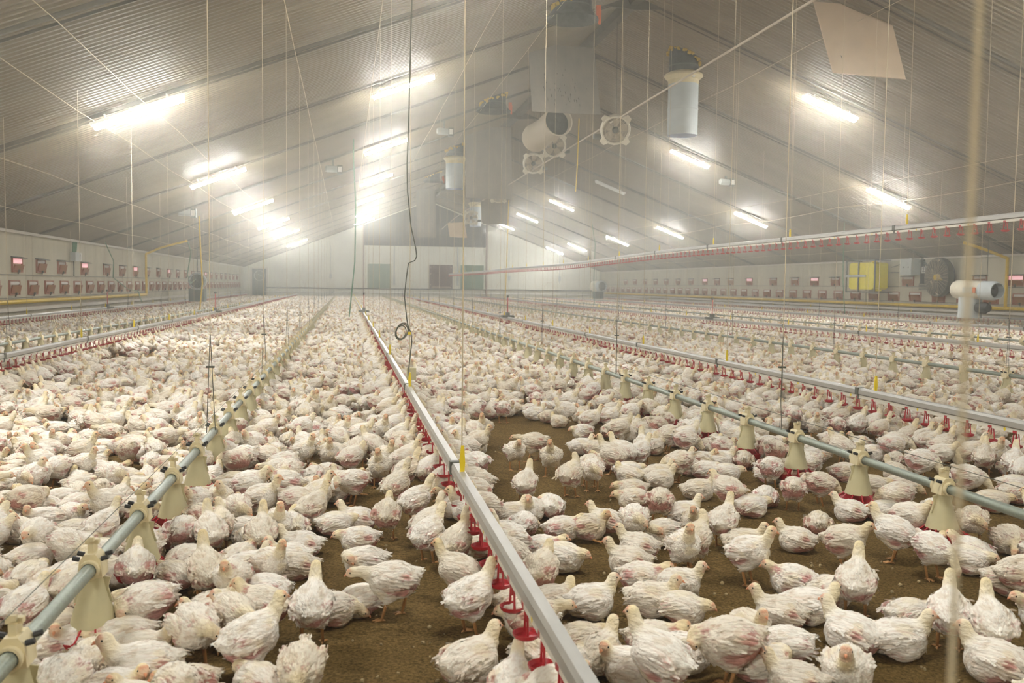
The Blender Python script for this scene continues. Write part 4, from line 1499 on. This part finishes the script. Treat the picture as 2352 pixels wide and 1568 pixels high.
for yv in (35.05, 36.3, 37.25):
    m_.tube([(fx, yv, 1.16), (fx, yv, 2.54)], 0.032, 6)
for z in (1.18, 2.52):
    m_.tube([(fx, 35.05, z), (fx, 37.25, z)], 0.032, 6)
    for yv in (35.05, 37.25):
        m_.tube([(fx, yv, z), (xw, yv, z)], 0.022, 6)
m_.build('frame', 'steel', e)
m_ = MB()
m_.box((fx - 0.02, 36.5, 1.86), (0.03, 1.6, 0.10))
m_.build('strap', 'greybox', e)

e = empty('control_box', (xw - 0.2, 33.6, 1.88), 'grey electrical box on the right wall between yellow tank and round fan', 'control box')
m_ = MB()
m_.box((xw - 0.22, 33.55, 2.21), (0.40, 0.78, 0.66))
m_.build('case', 'greybox', e)
m_ = MB()
for yv in (33.65, 33.35):
    m_.lathe([(0, 0), (0.028, 0), (0.028, 0.02), (0, 0.02)], c=(xw - 0.42, yv, 2.20), axis=(-1, 0, 0), n=8)
m_.build('lock', 'steel', e)
m_ = MB()
m_.tube([(xw - 0.2, 34.0, 2.0), (xw - 0.2, 34.9, 2.0)], 0.02, 6)
m_.tube([(xw - 0.1, 33.9, 2.5), (xw - 0.1, 34.6, 2.28), (xw - 0.1, 35.0, 2.22)], 0.018, 6)
m_.build('conduit', 'steel', e)
# cable board with the number plate
e = empty('cable_board', (xw - 0.05, 32.6, 1.4), 'dark cable board with looped cables beside the big round wall fan', 'cable board')
m_ = MB()
m_.box((xw - 0.05, 32.95, 2.05), (0.08, 0.18, 1.05))
m_.build('backing', 'darkgrey', e)
m_ = MB()
for k in range(5):
    m_.tube([(xw - 0.08, 33.1, 1.32 + 0.055*k), (xw - 0.08, 32.75, 1.30 + 0.06*k), (xw - 0.08, 32.1, 1.33 + 0.05*k)], 0.018, 5)
m_.tube([(xw - 0.06, 34.4, 2.75), (xw - 0.06, 33.6, 2.60), (xw - 0.06, 32.8, 2.40), (xw - 0.06, 32.3, 1.95)], 0.022, 6)
m_.tube([(xw - 0.06, 34.4, 2.70), (xw - 0.06, 33.6, 2.55), (xw - 0.06, 32.75, 2.30), (xw - 0.06, 32.4, 1.95)], 0.018, 6)
m_.build('cables', 'steel', e)
def text_mesh(txt, size, c, rot, mt, parent, nm='numeral'):
    cu = bpy.data.curves.new('numeral', 'FONT')
    cu.body = txt
    cu.size = size
    cu.align_x = 'CENTER'
    cu.align_y = 'CENTER'
    cu.extrude = 0.004
    ob = bpy.data.objects.new('numeral_tmp', cu)
    COL.objects.link(ob)
    dg = bpy.context.evaluated_depsgraph_get()
    me = bpy.data.meshes.new_from_object(ob.evaluated_get(dg))
    bpy.data.objects.remove(ob, do_unlink=True)
    me.materials.clear()
    me.materials.append(M[mt])
    o = bpy.data.objects.new(nm, me)
    COL.objects.link(o)
    o.parent = parent
    o.location = [c[i] - wloc(parent)[i] for i in range(3)]
    o.rotation_euler = rot
    return o
e = empty('number_plate', (xw - 0.12, 32.75, 1.95), 'small white plate numbered 23 on the cable board, right wall', 'number plate', 'number plates')
m_ = MB()
m_.box((xw - 0.12, 32.72, 2.08), (0.02, 0.36, 0.26))
m_.build('plate', 'white', e)
text_mesh('23', 0.26, (xw - 0.132, 32.72, 2.08), (pi/2, 0, -pi/2), 'print', e)

e = empty('wall_fan', (xw - 0.35, 31.55, 1.06), 'big round caged fan on the right wall beside the heater', 'fan')
fc = np.array((xw - 0.32, 31.55, 1.78))
m_ = MB()
m_.lathe([(0.70, -0.12), (0.74, -0.12), (0.74, 0.10), (0.70, 0.10), (0.70, -0.12)], c=fc, axis=(-1, 0, 0), n=36)
m_.build('ring', 'steel', e, smooth=True)
m_ = MB()
m_.lathe([(0.0, -0.2), (0.70, -0.2)], c=fc, axis=(-1, 0, 0), n=36)
m_.build('back_plate', 'darkgrey', e)
m_ = MB()
for rr in np.linspace(0.12, 0.70, 14):
    m_.tube([fc + (-0.12 - 0.06*(1 - rr/0.7), rr*cos(a), rr*sin(a)) for a in np.linspace(0, 2*pi, 30)], 0.0045, 4, cap=False)
for k in range(28):
    a = 2*pi*k/28
    m_.tube([fc + (-0.18, 0.1*cos(a), 0.1*sin(a)), fc + (-0.12, 0.72*cos(a), 0.72*sin(a))], 0.006, 4)
m_.build('cage', 'fandust', e)
m_ = MB()
m_.lathe([(0.0, 0.16), (0.12, 0.15), (0.13, -0.1), (0.0, -0.1)], c=fc, axis=(-1, 0, 0), n=16)
m_.build('motor', 'gas', e, smooth=True)
for k in range(6):
    a = 2*pi*k/6
    t1 = np.array([0, cos(a), sin(a)])
    t2 = np.array([0, -sin(a), cos(a)])
    m_ = MB()
    vs = []
    for rr, wd in ((0.10, 0.06), (0.38, 0.13), (0.66, 0.15)):
        for s in (-1, 1):
            vs.append(fc + t1*rr + t2*s*wd + np.array([s*0.05, 0, 0]))
    m_.add(vs, [(0, 1, 3, 2), (2, 3, 5, 4)])
    m_.build('blade', 'darkgrey', e)
m_ = MB()
for yv in (31.05, 32.05):
    m_.tube([(xw, yv, 1.25), (xw - 0.32, yv, 1.25)], 0.025, 6)
m_.build('bracket', 'steel', e)

# left wall: junction box, cables and the number plate
e = empty('junction_box', (XL + 0.1, 30.9, 1.9), 'grey junction box with trailing cables high on the left wall', 'junction box')
m_ = MB()
m_.box((XL + 0.10, 30.92, 2.03), (0.16, 0.56, 0.28))
m_.build('case', 'greybox', e)
m_ = MB()
for k in range(4):
    m_.tube([(XL + 0.08, 30.75 + 0.1*k, 2.15), (XL + 0.10, 30.7 + 0.12*k, 2.35), (XL + 0.07, 30.8 + 0.14*k, 2.55)], 0.02, 5)
m_.build('cables', 'greenhose', e)
m_ = MB()
m_.tube([(XL + 0.06, 30.9, 1.9), (XL + 0.06, 30.9, 1.42)], 0.02, 5)
m_.build('drop_conduit', 'steel', e)
e = empty('number_plate', (XL + 0.12, 31.42, 1.92), 'small white plate with a black 2 beside the grey junction box', 'number plate', 'number plates')
m_ = MB()
m_.box((XL + 0.10, 31.42, 2.04), (0.02, 0.34, 0.26))
m_.build('plate', 'white', e)
text_mesh('2', 0.26, (XL + 0.113, 31.42, 2.04), (pi/2, 0, pi/2), 'print', e)

# ------------------------------------------------------------------ loose hoses, cables and regulators
def thing_tube(nm, label, cat, pts, r, mt, grp=None, n=6):
    m_ = MB()
    m_.tube(pts, r, n)
    o = m_.build(nm, mt, origin=tuple(pts[0]), smooth=True)
    tag(o, label, cat, grp)
    return o
thing_tube('water_hose', 'green hose hanging from the roof over the left wall inlets', 'hose', [(XL + 0.25, 34.0, 2.6), (XL + 0.3, 34.9, 2.0), (XL + 0.3, 34.8, 1.4), (XL + 0.4, 36.6, 0.98), (XL + 0.55, 37.6, 0.9), (XL + 0.6, 38, 0.45)], 0.016, 'greenhose', 'green hoses')
thing_tube('water_hose', 'green hose dropping from the roof to the far end of the central drinker', 'hose', [(on(812, 368, 1, 30)[0], 30, ceil_z(on(812, 368, 1, 30)[0])), on(812, 368, 1, 30), on(817, 470, 1, 30), on(815, 600, 1, 30), on(806, 690, 1, 30), on(802, 728, 1, 30)], 0.022, 'greenhose', 'green hoses')
thing_tube('water_hose', 'pale green hose hanging right of the second roof lamp row', 'hose', [on(1360, 515, 1, 50), on(1367, 560, 1, 50), on(1364, 640, 1, 50), on(1365, 700, 1, 50)], 0.02, 'greenhose', 'green hoses')
thing_tube('yellow_hose', 'yellow hose hanging beside the left heater down to the drinker', 'hose', [on(457, 488, 1, 36), on(460, 560, 1, 36), on(465, 650, 1, 36), on(458, 720, 1, 36)], 0.03, 'gas', 'yellow hoses')
thing_tube('yellow_hose', 'yellow hose hanging below the nearest stirring fan', 'hose', [on(1330, 272, 1, 27), on(1326, 380, 1, 27), on(1322, 440, 1, 27)], 0.016, 'gas', 'yellow hoses')
thing_tube('yellow_hose', 'yellow hose hanging beside the darker board', 'hose', [on(1172, 398, 1, 44), on(1168, 470, 1, 44), on(1166, 540, 1, 44), on(1160, 700, 1, 44)], 0.02, 'gas', 'yellow hoses')
thing_tube('green_cable', 'green cable hanging at the right before the wall inlets', 'cable', [(on(1938, 545, 1, 33)[0], 33, ceil_z(on(1938, 545, 1, 33)[0])), on(1938, 545, 1, 33), on(1936, 640, 1, 33), on(1940, 720, 1, 33)], 0.016, 'greenhose', None)
# the black cable with its coil over the central drinker line
Yc = 8.35
e = empty('coiled_cable', tuple(on(938, 880, 1, Yc)), 'black cable with a coil hanging by the central drinker line', 'cable')
m_ = MB()
m_.tube([on(a, b, 1, Yc) for a, b in ((946, 0), (943, 110), (939, 260), (935, 380), (936, 440), (944, 520), (955, 570), (957, 588), (953, 598), (938, 604), (933, 640), (929, 680), (934, 730), (937, 748))], 0.0055, 7)
m_.build('cable', 'wire', e, smooth=True)
m_ = MB()
c = on(922, 762, 1, Yc)
for k, (rr, sh) in enumerate(((0.064, 0.0), (0.060, 0.005), (0.056, -0.006), (0.066, 0.008))):
    m_.tube([c + np.array([rr*0.85*cos(a) + sh + 0.22*rr*sin(a), 0.01*k - 0.015 + 0.01*sin(a), rr*1.1*sin(a) + sh]) for a in np.linspace(0, 2*pi, 26)], 0.0048, 6, cap=False)
m_.build('coil', 'wire', e, smooth=True)
m_ = MB()
m_.tube([on(a, b, 1, Yc) for a, b in ((937, 748), (944, 764), (946, 785), (942, 820), (939, 845), (940, 870))], 0.0055, 7)
m_.build('tail_cable', 'wire', e, smooth=True)
m_ = MB()
m_.box(on(939, 765, 1, Yc), (0.04, 0.014, 0.024))
m_.build('cable_tie', 'yellow', e)
m_ = MB()
m_.box(on(945, 858, 1, Yc + 0.15), (0.085, 0.05, 0.11))
m_.build('switch_box', 'hopper', e)
# pressure regulators standing on the drinker rails
def regulator(label, px, py, x):
    c = on(px, py, 0, x)
    e = empty('pressure_regulator', (x, c[1], 0.34), label, 'regulator', 'pressure regulators on the drinker lines')
    m_ = MB()
    m_.tube([(x, c[1], 0.36), (x, c[1], 0.95)], 0.016, 6)
    m_.build('sight_tube', 'pinkcup', e)
    m_ = MB()
    m_.box((x, c[1], 0.40), (0.34, 0.30, 0.06))
    m_.box((x, c[1], 0.46), (0.10, 0.16, 0.10))
    m_.build('regulator_body', 'steel', e)
    m_ = MB()
    m_.lathe([(0, 0), (0.035, 0.01), (0.035, 0.06), (0, 0.08)], c=(x, c[1], 0.93), n=8)
    m_.build('cap', 'steel', e)
regulator('dark regulator with thin upright tube on the nearer left drinker line', 495, 705, -3.9)
regulator('regulator with upright tube where the central drinker line nears the wall', 836, 715, 0.57)
regulator('regulator with orange upright tube on the nearest right drinker line', 1166, 730, 4.58)
regulator('regulator on the second drinker line right of the bare floor', 1636, 712, 10.6)
regulator('regulator cluster on the drinker line along the left wall', 247, 712, -7.84)

# the pale rope hanging close in front of the camera on the right
pm = on(2217, 800, 1, 0.43)
thing_tube('near_rope', 'pale blurred rope hanging close to the camera on the right', 'rope', [(pm[0], pm[1], 0.45), (pm[0], pm[1], ceil_z(pm[0]) - 0.05)], 0.0016, 'rope')

# ------------------------------------------------------------------ the flock
CROP = {'A': (0, 1000, 2.76), 'B': (780, 1000, 2.76), 'C': (1550, 1000, 2.7606), 'D': (1880, 800, 4.752), 'E': (1340, 860, 5.113), 'F': (780, 460, 2.904), 'G': (0, 690, 4.704)}
# crop x y heading(0 right, 90 away, 180 left, 270 towards the camera) pose [scale]
NOTES = """
B 1180 310 75 s1;B 1340 150 265 s1;B 1112 110 285 s4;B 1230 60 180 d1;B 1465 265 65 s2;B 1592 215 255 q2;B 1565 75 5 l1;B 1700 170 150 l4;B 1765 120 160 s1;B 1900 110 45 s1
B 2010 70 20 l2;B 2150 180 180 q1;B 2035 275 15 l1;B 1850 345 190 t1;B 1835 250 160 l3;B 1860 405 185 t1;B 2060 430 85 q2;B 1690 545 165 l1;B 1870 540 275 q2;B 2040 610 215 t2
B 1430 590 15 l4;B 1165 560 65 t3;B 1080 500 20 l1;B 1330 455 90 t2;B 1225 470 262 l1;B 1560 585 12 l3;B 1290 715 -8 l4;B 1420 775 -25 t1;B 1275 870 70 s4;B 1830 800 178 l1
B 1890 705 172 l1;B 2195 720 285 s1;B 1590 1060 18 l1 1.05;B 1340 1050 15 l2;B 1920 905 -8 l4;B 2000 1050 -10 l1 1.05;B 740 690 62 u1;B 560 640 48 u2;B 560 570 45 u1;B 480 430 35 u2
B 360 330 45 u1;B 430 235 45 u2;B 560 230 50 u1;B 300 510 82 s4;B 80 310 200 q2;B 120 660 178 t1;B 90 540 172 l1;B 255 210 262 s1;B 160 800 178 t2;B 330 960 178 d1 1.06
B 90 1060 200 t3;B 755 880 158 s1;B 830 1060 38 s1 1.04;B 830 1450 38 l1 1.12;B 1100 1560 80 l1;B 1200 1180 170 t1;B 1520 1300 30 t1;B 1650 1400 62 l1 1.05;B 1990 1300 0 l4;B 1850 1480 182 l2
B 2030 1460 150 s1 1.08;B 1440 1480 60 t1;B 880 330 250 l1;B 940 470 255 t1;B 1030 640 250 l4;B 850 215 255 t1
C 120 690 62 s2 1.02;C 470 770 -22 s1 1.03;C 770 660 176 l1;C 1080 690 -12 s4 1.02;C 1390 640 172 s1;C 1640 740 -40 q1;C 1860 790 -5 t1;C 2190 880 20 s1;C 1110 480 172 l1;C 1330 490 15 t1
C 1640 510 255 q2;C 1890 550 275 q2;C 2130 670 290 t3 1.1;C 910 560 92 t1;C 750 350 92 q2;C 925 320 25 q1;C 860 150 60 q2;C 630 110 110 q2 1.05;C 330 90 8 l1;C 70 45 20 q1
C 340 360 152 s4 1.02;C 575 395 85 t3;C 480 450 30 t1;C 125 545 265 l1;C 350 570 72 s1;C 400 670 0 l1;C 150 350 5 l1;C 745 920 180 l4;C 1130 950 86 s1 1.05;C 660 1130 178 l1
C 850 1090 -5 l2 1.08;C 1120 1270 152 l1 1.12;C 1420 1300 14 l1 1.08;C 1740 1150 92 s1 1.02;C 1480 1140 40 t1;C 2010 1220 105 s1;C 2030 1450 168 l1 1.12;C 1090 1490 268 l1 1.08;C 370 1370 190 q2 1.12;C 690 1340 200 t3
C 60 1380 0 l1;C 720 1540 182 l1;C 470 1230 300 l1;C 30 940 -5 l1;C 30 1090 -15 t1;C 1430 320 20 t3;C 1560 180 8 q1;C 1370 70 20 q2;C 1690 120 -8 s4;C 1960 150 85 s1
C 2150 180 85 s1;C 2150 370 40 t1;C 1860 280 10 q1;C 2010 420 15 t1;C 560 1480 20 t2;C 200 160 15 l3;C 1010 1000 30 t2;C 20 500 20 l1;C 240 230 20 t2;C 1250 320 10 t1;C 740 200 20 t1;C 1080 240 0 l4
A 1590 1330 22 s1 1.06;A 1230 1260 285 q2 1.05;A 1980 1110 82 s1 1.03;A 1530 1140 178 l1;A 930 1060 192 t1 1.12;A 720 1190 180 l1;A 770 1300 182 t1 1.1;A 900 1490 180 l1 1.18;A 1910 1500 262 q1;A 1310 880 98 s1 1.05
A 1680 990 160 t3;A 1560 840 12 l1;A 1870 830 180 l1;A 1900 700 180 l1;A 1830 770 182 l1;A 1390 580 82 s2;A 1660 630 86 s1;A 1160 620 65 q2;A 900 730 248 q2;A 190 910 60 t1 1.05
A 430 900 42 l1;A 790 870 200 l1;A 480 620 0 t1;A 280 460 172 l1;A 700 460 18 l1;A 500 370 272 t3;A 780 300 10 t1;A 1400 380 178 t1;A 1480 300 15 t1;A 1290 170 160 t1
A 340 120 60 l1;A 470 120 75 l2;A 1080 490 10 l1;A 1500 480 280 q2;A 1830 240 250 q2;A 1540 180 152 l1;A 2120 130 165 l1;A 1980 460 38 s1;A 2150 560 10 t1;A 1350 1090 15 l1
A 220 1060 200 t1;A 130 610 300 t3;A 200 780 15 t1;A 500 700 0 t2;A 370 1220 20 t1;A 460 1320 200 l2;A 270 1360 190 t1;A 2150 1090 20 t3;A 1050 60 10 t1;A 660 80 -5 l4;A 900 120 20 t2
D 205 850 82 q2;D 430 840 60 s1;D 620 830 52 u1;D 750 920 18 l1;D 860 1050 -8 q1;D 970 900 262 l1;D 1130 990 42 s1;D 1380 950 70 s1;D 1280 1020 -5 l1;D 1340 1140 -18 q1
D 1620 1020 62 u2;D 1820 1120 82 s1;D 1990 1080 60 t3;D 2180 1160 62 s1;D 1140 1240 25 q1;D 1600 1430 15 t3 1.05;D 2150 1500 5 t1;D 150 990 12 t3;D 350 1110 18 l1;D 620 1150 0 l1;D 240 700 60 u1;D 290 700 52 u2
D 800 730 268 s4;D 1010 770 88 q2;D 1810 520 -25 q1;D 1580 600 8 d1;D 1270 560 8 l1;D 1090 520 30 t3;D 970 400 162 s1;D 1240 440 40 q2;D 1440 480 20 t3;D 2120 580 15 t1;D 2120 670 10 t1;D 2050 740 0 l1
E 80 530 2 s1;E 320 430 30 s4;E 550 450 10 s4;E 420 650 8 s2;E 690 640 20 t2;E 700 860 100 s1;E 370 960 160 s1 1.04;E 1180 750 15 s2 1.05;E 960 740 200 q1;E 1700 880 3 l1;E 1590 700 8 l1;E 2060 710 20 s1
E 2180 890 80 q2 1.04;E 1130 1020 10 l1;E 1220 1080 0 t3;E 1560 1010 -5 l1;E 1610 1150 10 t1;E 880 1180 3 l1;E 530 1150 20 t1;E 90 1120 272 q2;E 70 860 10 t1;E 900 600 30 t3;E 1150 490 0 t1;E 1350 610 70 s1;E 2040 390 8 q1;E 1720 410 30 t2;E 800 370 40 q2
F 660 1280 78 q2;F 735 1200 20 s1;F 780 1370 5 d1;F 890 1350 60 q2;F 1090 1400 78 q2;F 1035 1410 190 t1;F 995 1330 15 l1;F 1080 1300 10 t1;F 960 1250 160 l1;F 830 1280 10 t1;F 1310 1330 88 q2;F 1300 1425 10 l1;F 960 1530 262 s1;F 800 1480 30 q2
G 330 870 150 u1;G 480 830 150 s1;G 620 730 148 u1;G 700 670 145 u2;G 830 730 175 t1;G 880 640 160 l1;G 1010 580 130 u1;G 1120 590 140 s1;G 1260 520 120 u2;G 1010 680 90 s4;G 1450 600 0 d1;G 1560 560 60 q2;G 1740 620 190 q1;G 730 850 20 t3;G 430 690 130 u1;G 250 640 140 u2
"""
SPECIAL = {'B 330 960': 'white chicken walking left with neck outstretched over bare litter',
           'A 1910 1500': 'white chicken bending away at bottom edge, only its ragged rear showing',
           'A 1590 1330': 'large white chicken standing in profile at bottom left, facing right',
           'B 830 1060': 'white chicken standing upright just left of the central drinker cups',
           'B 830 1450': 'large white chicken sitting at bottom centre beside the drinker line',
           'C 1130 950': 'white chicken standing with its back to the camera on open litter',
           'C 1090 1490': 'white chicken sitting at the bottom edge, looking straight at the camera',
           'C 470 770': 'white chicken standing alone on bare litter, facing right, right foreground',
           'B 1340 150': 'small white chicken standing apart on bare litter, facing the camera',
           'B 1180 310': 'plump white chicken standing apart on bare litter, back to camera',
           'C 2030 1450': 'large white chicken sitting in the bottom right corner behind the blurred rope',
           'A 900 1490': 'large white chicken sitting at the bottom left edge, facing left'}
birds = []          # x, y, heading, variant, scale, from the photograph
def add_bird(x, y, h, v, s=1.0, seen=False):
    birds.append((x, y, h, v, s*0.705, seen))
for ent in NOTES.replace('\n', ';').split(';'):
    t = ent.split()
    if not t:
        continue
    ox, oy, sc = CROP[t[0]]
    px, py = ox + float(t[1])/sc, oy + float(t[2])/sc
    st = t[4][0] in 'sudq'
    p = on(px, py, 2, 0.124 if st else 0.058)
    az = atan2(p[1], p[0])
    add_bird(p[0], p[1], az + radians(float(t[3]) - 90), t[4], float(t[5]) if len(t) > 5 else random.uniform(0.96, 1.04), SPECIAL.get(' '.join(t[:3]), True))
# nudge birds noted too close together apart
for _ in range(6):
    for i in range(len(birds)):
        for j in range(i + 1, len(birds)):
            dx, dy = birds[j][0] - birds[i][0], birds[j][1] - birds[i][1]
            dd = sqrt(dx*dx + dy*dy) + 1e-9
            if dd < 0.138:
                k = (0.138 - dd)*0.35/dd
                bi, bj = birds[i], birds[j]
                birds[i] = (bi[0] - dx*k, bi[1] - dy*k) + bi[2:]
                birds[j] = (bj[0] + dx*k, bj[1] + dy*k) + bj[2:]
# fill-in: a dense flock, thinner where the litter shows
def inpoly(px, py, poly):
    c = False
    n = len(poly)
    for i in range(n):
        x1, y1 = poly[i]
        x2, y2 = poly[(i + 1) % n]
        if (y1 > py) != (y2 > py) and px < (x2 - x1)*(py - y1)/(y2 - y1) + x1:
            c = not c
    return c
def world_poly(pts):
    return [tuple(on(a, b, 2, 0.0)[:2]) for a, b in pts]
BARE = [(0.0, world_poly([(1085, 985), (1200, 945), (1330, 1010), (1560, 1030), (1800, 1075), (2380, 1180), (2420, 1900), (1380, 1900), (1130, 1200)])),
        (0.0, world_poly([(640, 1290), (900, 1110), (985, 1110), (1080, 1250), (1330, 1900), (560, 1900)])),
        (0.10, world_poly([(1700, 985), (2380, 1030), (2380, 1180), (1800, 1075)])),
        (0.25, world_poly([(2000, 885), (2380, 945), (2380, 1040), (2050, 1000)])),
        (0.0, world_poly([(240, 822), (360, 812), (370, 845), (240, 850)])),
        (0.1, world_poly([(0, 858), (60, 850), (200, 880), (190, 915), (0, 915)])),
        (0.45, world_poly([(760, 890), (900, 860), (960, 1100), (780, 1180), (640, 1290), (600, 1250)])),
        (0.45, world_poly([(1010, 890), (1330, 880), (1600, 960), (1560, 1030), (1330, 1010), (1200, 945), (1085, 985), (1000, 930)])),
        (0.35, world_poly([(100, 985), (190, 975), (200, 1025), (80, 1030)]))]
CELL = 0.15
grid = {}
def ok(x, y, r):
    gx, gy = int(math.floor(x/CELL)), int(math.floor(y/CELL))
    for i in range(gx - 2, gx + 3):
        for j in range(gy - 2, gy + 3):
            for (a, b) in grid.get((i, j), ()):
                if (a - x)**2 + (b - y)**2 < r*r:
                    return False
    return True
def put(x, y):
    grid.setdefault((int(math.floor(x/CELL)), int(math.floor(y/CELL))), []).append((x, y))
for b in birds:
    put(b[0], b[1])
rp = random.Random(5)
# birds lined up along the drinkers, necks stretched to the cups
for x in DR:
    for s in (-1, 1):
        y = 3.6 if x > 0 else 8.0
        while y < 76:
            y += rp.uniform(0.14, 0.32) if y < 40 else rp.uniform(0.2, 0.4)
            bx = x + s*rp.uniform(0.12, 0.20)
            if rp.random() < 0.25 or not ok(bx, y, 0.108):
                continue
            if any(f < 0.05 and inpoly(bx, y, q) for f, q in BARE):
                continue
            if to_px((bx, y, 0.1))[2] < 2.0:
                continue
            add_bird(bx, y, (pi if s > 0 else 0) + rp.uniform(-0.6, 0.6), rp.choice(['u1', 'u2', 'u1', 'u2', 's1', 's4']), rp.uniform(0.93, 1.04))
            put(bx, y)
# birds crowding round the feed pans
for (a, b) in PANS:
    if b > 22:
        continue
    n = rp.randint(4, 7)
    for k in range(n):
        an = 2*pi*(k + rp.random()*0.7)/n
        rr = rp.uniform(0.16, 0.22)
        bx, by = a + rr*cos(an), b + rr*sin(an)
        if to_px((bx, by, 0.1))[2] < 2.0 or not ok(bx, by, 0.108):
            continue
        if a > 2 and b < 5.2 and rp.random() < 0.5:
            continue
        add_bird(bx, by, an + pi + rp.uniform(-0.3, 0.3), rp.choice(['q1', 'q2', 't1', 't3', 'l4', 's4']), rp.uniform(0.93, 1.05))
        put(bx, by)
def try_fill(x, y, rmin):
    px, py, wd = to_px((x, y, 0.1))
    if wd < 1.1 or (px < -900 or px > PW + 900) and wd < 12 or (px < -350 or px > PW + 350) and wd >= 12:
        return
    if y < 24:
        for f, q in BARE:
            if inpoly(x, y, q) and rp.random() > f:
                return
    if y < 14 and any((x - a)**2 + (y - b)**2 < 0.13**2 for a, b in PANS if abs(b - y) < 0.3):
        return
    if not ok(x, y, rmin):
        return
    r = rp.random()
    if r < 0.30:
        v = rp.choice(['s1', 's2', 's3', 's4', 'q1', 'q2', 's1', 'd1'])
    elif r < 0.84:
        v = rp.choice(['l1', 'l2', 'l3', 'l4'])
    else:
        v = rp.choice(['t1', 't2', 't3'])
    add_bird(x, y, rp.uniform(0, 2*pi), v, rp.uniform(0.92, 1.06))
    put(x, y)
RR = np.random.default_rng(3)
for _ in range(52000):                       # near part
    x, y = RR.uniform(-8, 15), RR.uniform(0.3, 18)
    try_fill(x, y, 0.124)
for _ in range(250000):
    x, y = RR.uniform(XL + 0.25, XR - 0.25), RR.uniform(17.5, 78.5)
    try_fill(x, y, 0.134 + 0.0007*y)

# size in the picture decides who is an individual
def score(b):
    px, py, wd = to_px((b[0], b[1], 0.1))
    if px < -40 or px > PW + 40 or py > PH + 60:
        return -1
    return 1.0/wd
order = sorted(range(len(birds)), key=lambda i: -(score(birds[i])))
solo = [i for i in order if score(birds[i]) > 0][:300]
solo_set = set(solo)
ZONES = [(-99, -3.9, 'beyond the left drinker'), (-3.9, -0.86, 'left of the left feeder'), (-0.86, 0.57, 'between left feeder and central drinker'),
         (0.57, 2.91, 'between central drinker and right feeder'), (2.91, 4.58, 'between right feeder and right drinker'), (4.58, 99, 'beyond the right drinker')]
POSEW = {'s': 'standing', 'u': 'neck-stretching', 'd': 'walking', 'q': 'stooping', 'l': 'sitting', 't': 'hunched'}
def facing(b):
    az = atan2(b[1], b[0])
    a = (math.degrees(b[2] - az) + 90) % 360
    return ['facing right', 'facing away', 'facing left', 'facing camera'][int(((a + 45) % 360)//90)]
counts = {}
for i in solo:
    b = birds[i]
    zone = next(z for z in ZONES if z[0] <= b[0] < z[1])
    key = (zone[2], b[3][0], facing(b))
    counts[key] = counts.get(key, 0) + 1
    n = counts[key]
    lab = 'white chicken %s %s, %s nearest such %s' % (POSEW[b[3][0]].rstrip(','), facing(b), ordinal(n), zone[2])
    if isinstance(b[5], str):
        lab = b[5]
    o = bpy.data.objects.new('chicken', VAR[b[3]])
    COL.objects.link(o)
    o.location = (b[0], b[1], 0.0)
    o.rotation_euler = (0, 0, b[2])
    o.scale = (b[4],)*3
    tag(o, lab, 'chicken', 'white chickens in the foreground of the flock')

rest = [birds[i] for i in range(len(birds)) if i not in solo_set]
keys = sorted(VAR)
src_col = bpy.data.collections.new('flock_sources')
for k in keys:
    o = bpy.data.objects.new('flock_' + k, VAR[k])
    src_col.objects.link(o)
me = bpy.data.meshes.new('flock')
me.from_pydata([(b[0], b[1], 0.0) for b in rest], [], [])
def attr(nm, typ, data, key):
    a = me.attributes.new(nm, typ, 'POINT')
    a.data.foreach_set(key, data)
attr('yaw', 'FLOAT', [float(b[2]) for b in rest], 'value')
attr('size', 'FLOAT', [float(b[4]) for b in rest], 'value')
attr('kind_index', 'INT', [keys.index(b[3]) for b in rest], 'value')
flock = bpy.data.objects.new('flock', me)
COL.objects.link(flock)
tag(flock, 'dense flock of small white chickens filling the barn floor to the far wall', 'chickens')
flock['kind'] = 'stuff'
ng = bpy.data.node_groups.new('flock_nodes', 'GeometryNodeTree')
ng.interface.new_socket('Geometry', in_out='INPUT', socket_type='NodeSocketGeometry')
ng.interface.new_socket('Geometry', in_out='OUTPUT', socket_type='NodeSocketGeometry')
N_ = ng.nodes
gi, go = N_.new('NodeGroupInput'), N_.new('NodeGroupOutput')
ci = N_.new('GeometryNodeCollectionInfo')
ci.inputs['Collection'].default_value = src_col
ci.inputs['Separate Children'].default_value = True
ci.inputs['Reset Children'].default_value = True
iop = N_.new('GeometryNodeInstanceOnPoints')
iop.inputs['Pick Instance'].default_value = True
def named(nm, typ):
    n = N_.new('GeometryNodeInputNamedAttribute')
    n.data_type = typ
    n.inputs['Name'].default_value = nm
    return n.outputs['Attribute']
cx = N_.new('ShaderNodeCombineXYZ')
L = ng.links.new
L(gi.outputs[0], iop.inputs['Points'])
L(ci.outputs[0], iop.inputs['Instance'])
L(named('kind_index', 'INT'), iop.inputs['Instance Index'])
L(named('yaw', 'FLOAT'), cx.inputs['Z'])
L(cx.outputs[0], iop.inputs['Rotation'])
L(named('size', 'FLOAT'), iop.inputs['Scale'])
L(iop.outputs[0], go.inputs[0])
md = flock.modifiers.new('flock', 'NODES')
md.node_group = ng

# crumbs of dry litter on the bare floor
m_ = MB()
for _ in range(900):
    x, y = RR.uniform(-1.2, 3.6), 1.9 + 5.5*RR.random()**1.5
    s = RR.uniform(0.004, 0.011)
    m_.lathe([(0, -s*0.6), (s, -s*0.2), (s*0.8, s*0.4), (0, s*0.7)], c=(x, y, s*0.35 + 0.004), axis=(RR.normal(), RR.normal(), 1.0), n=5)
cr = m_.build('litter_crumbs', 'crumb')
tag(cr, 'loose crumbs of dry litter scattered on the bare floor', 'litter')
cr['kind'] = 'stuff'
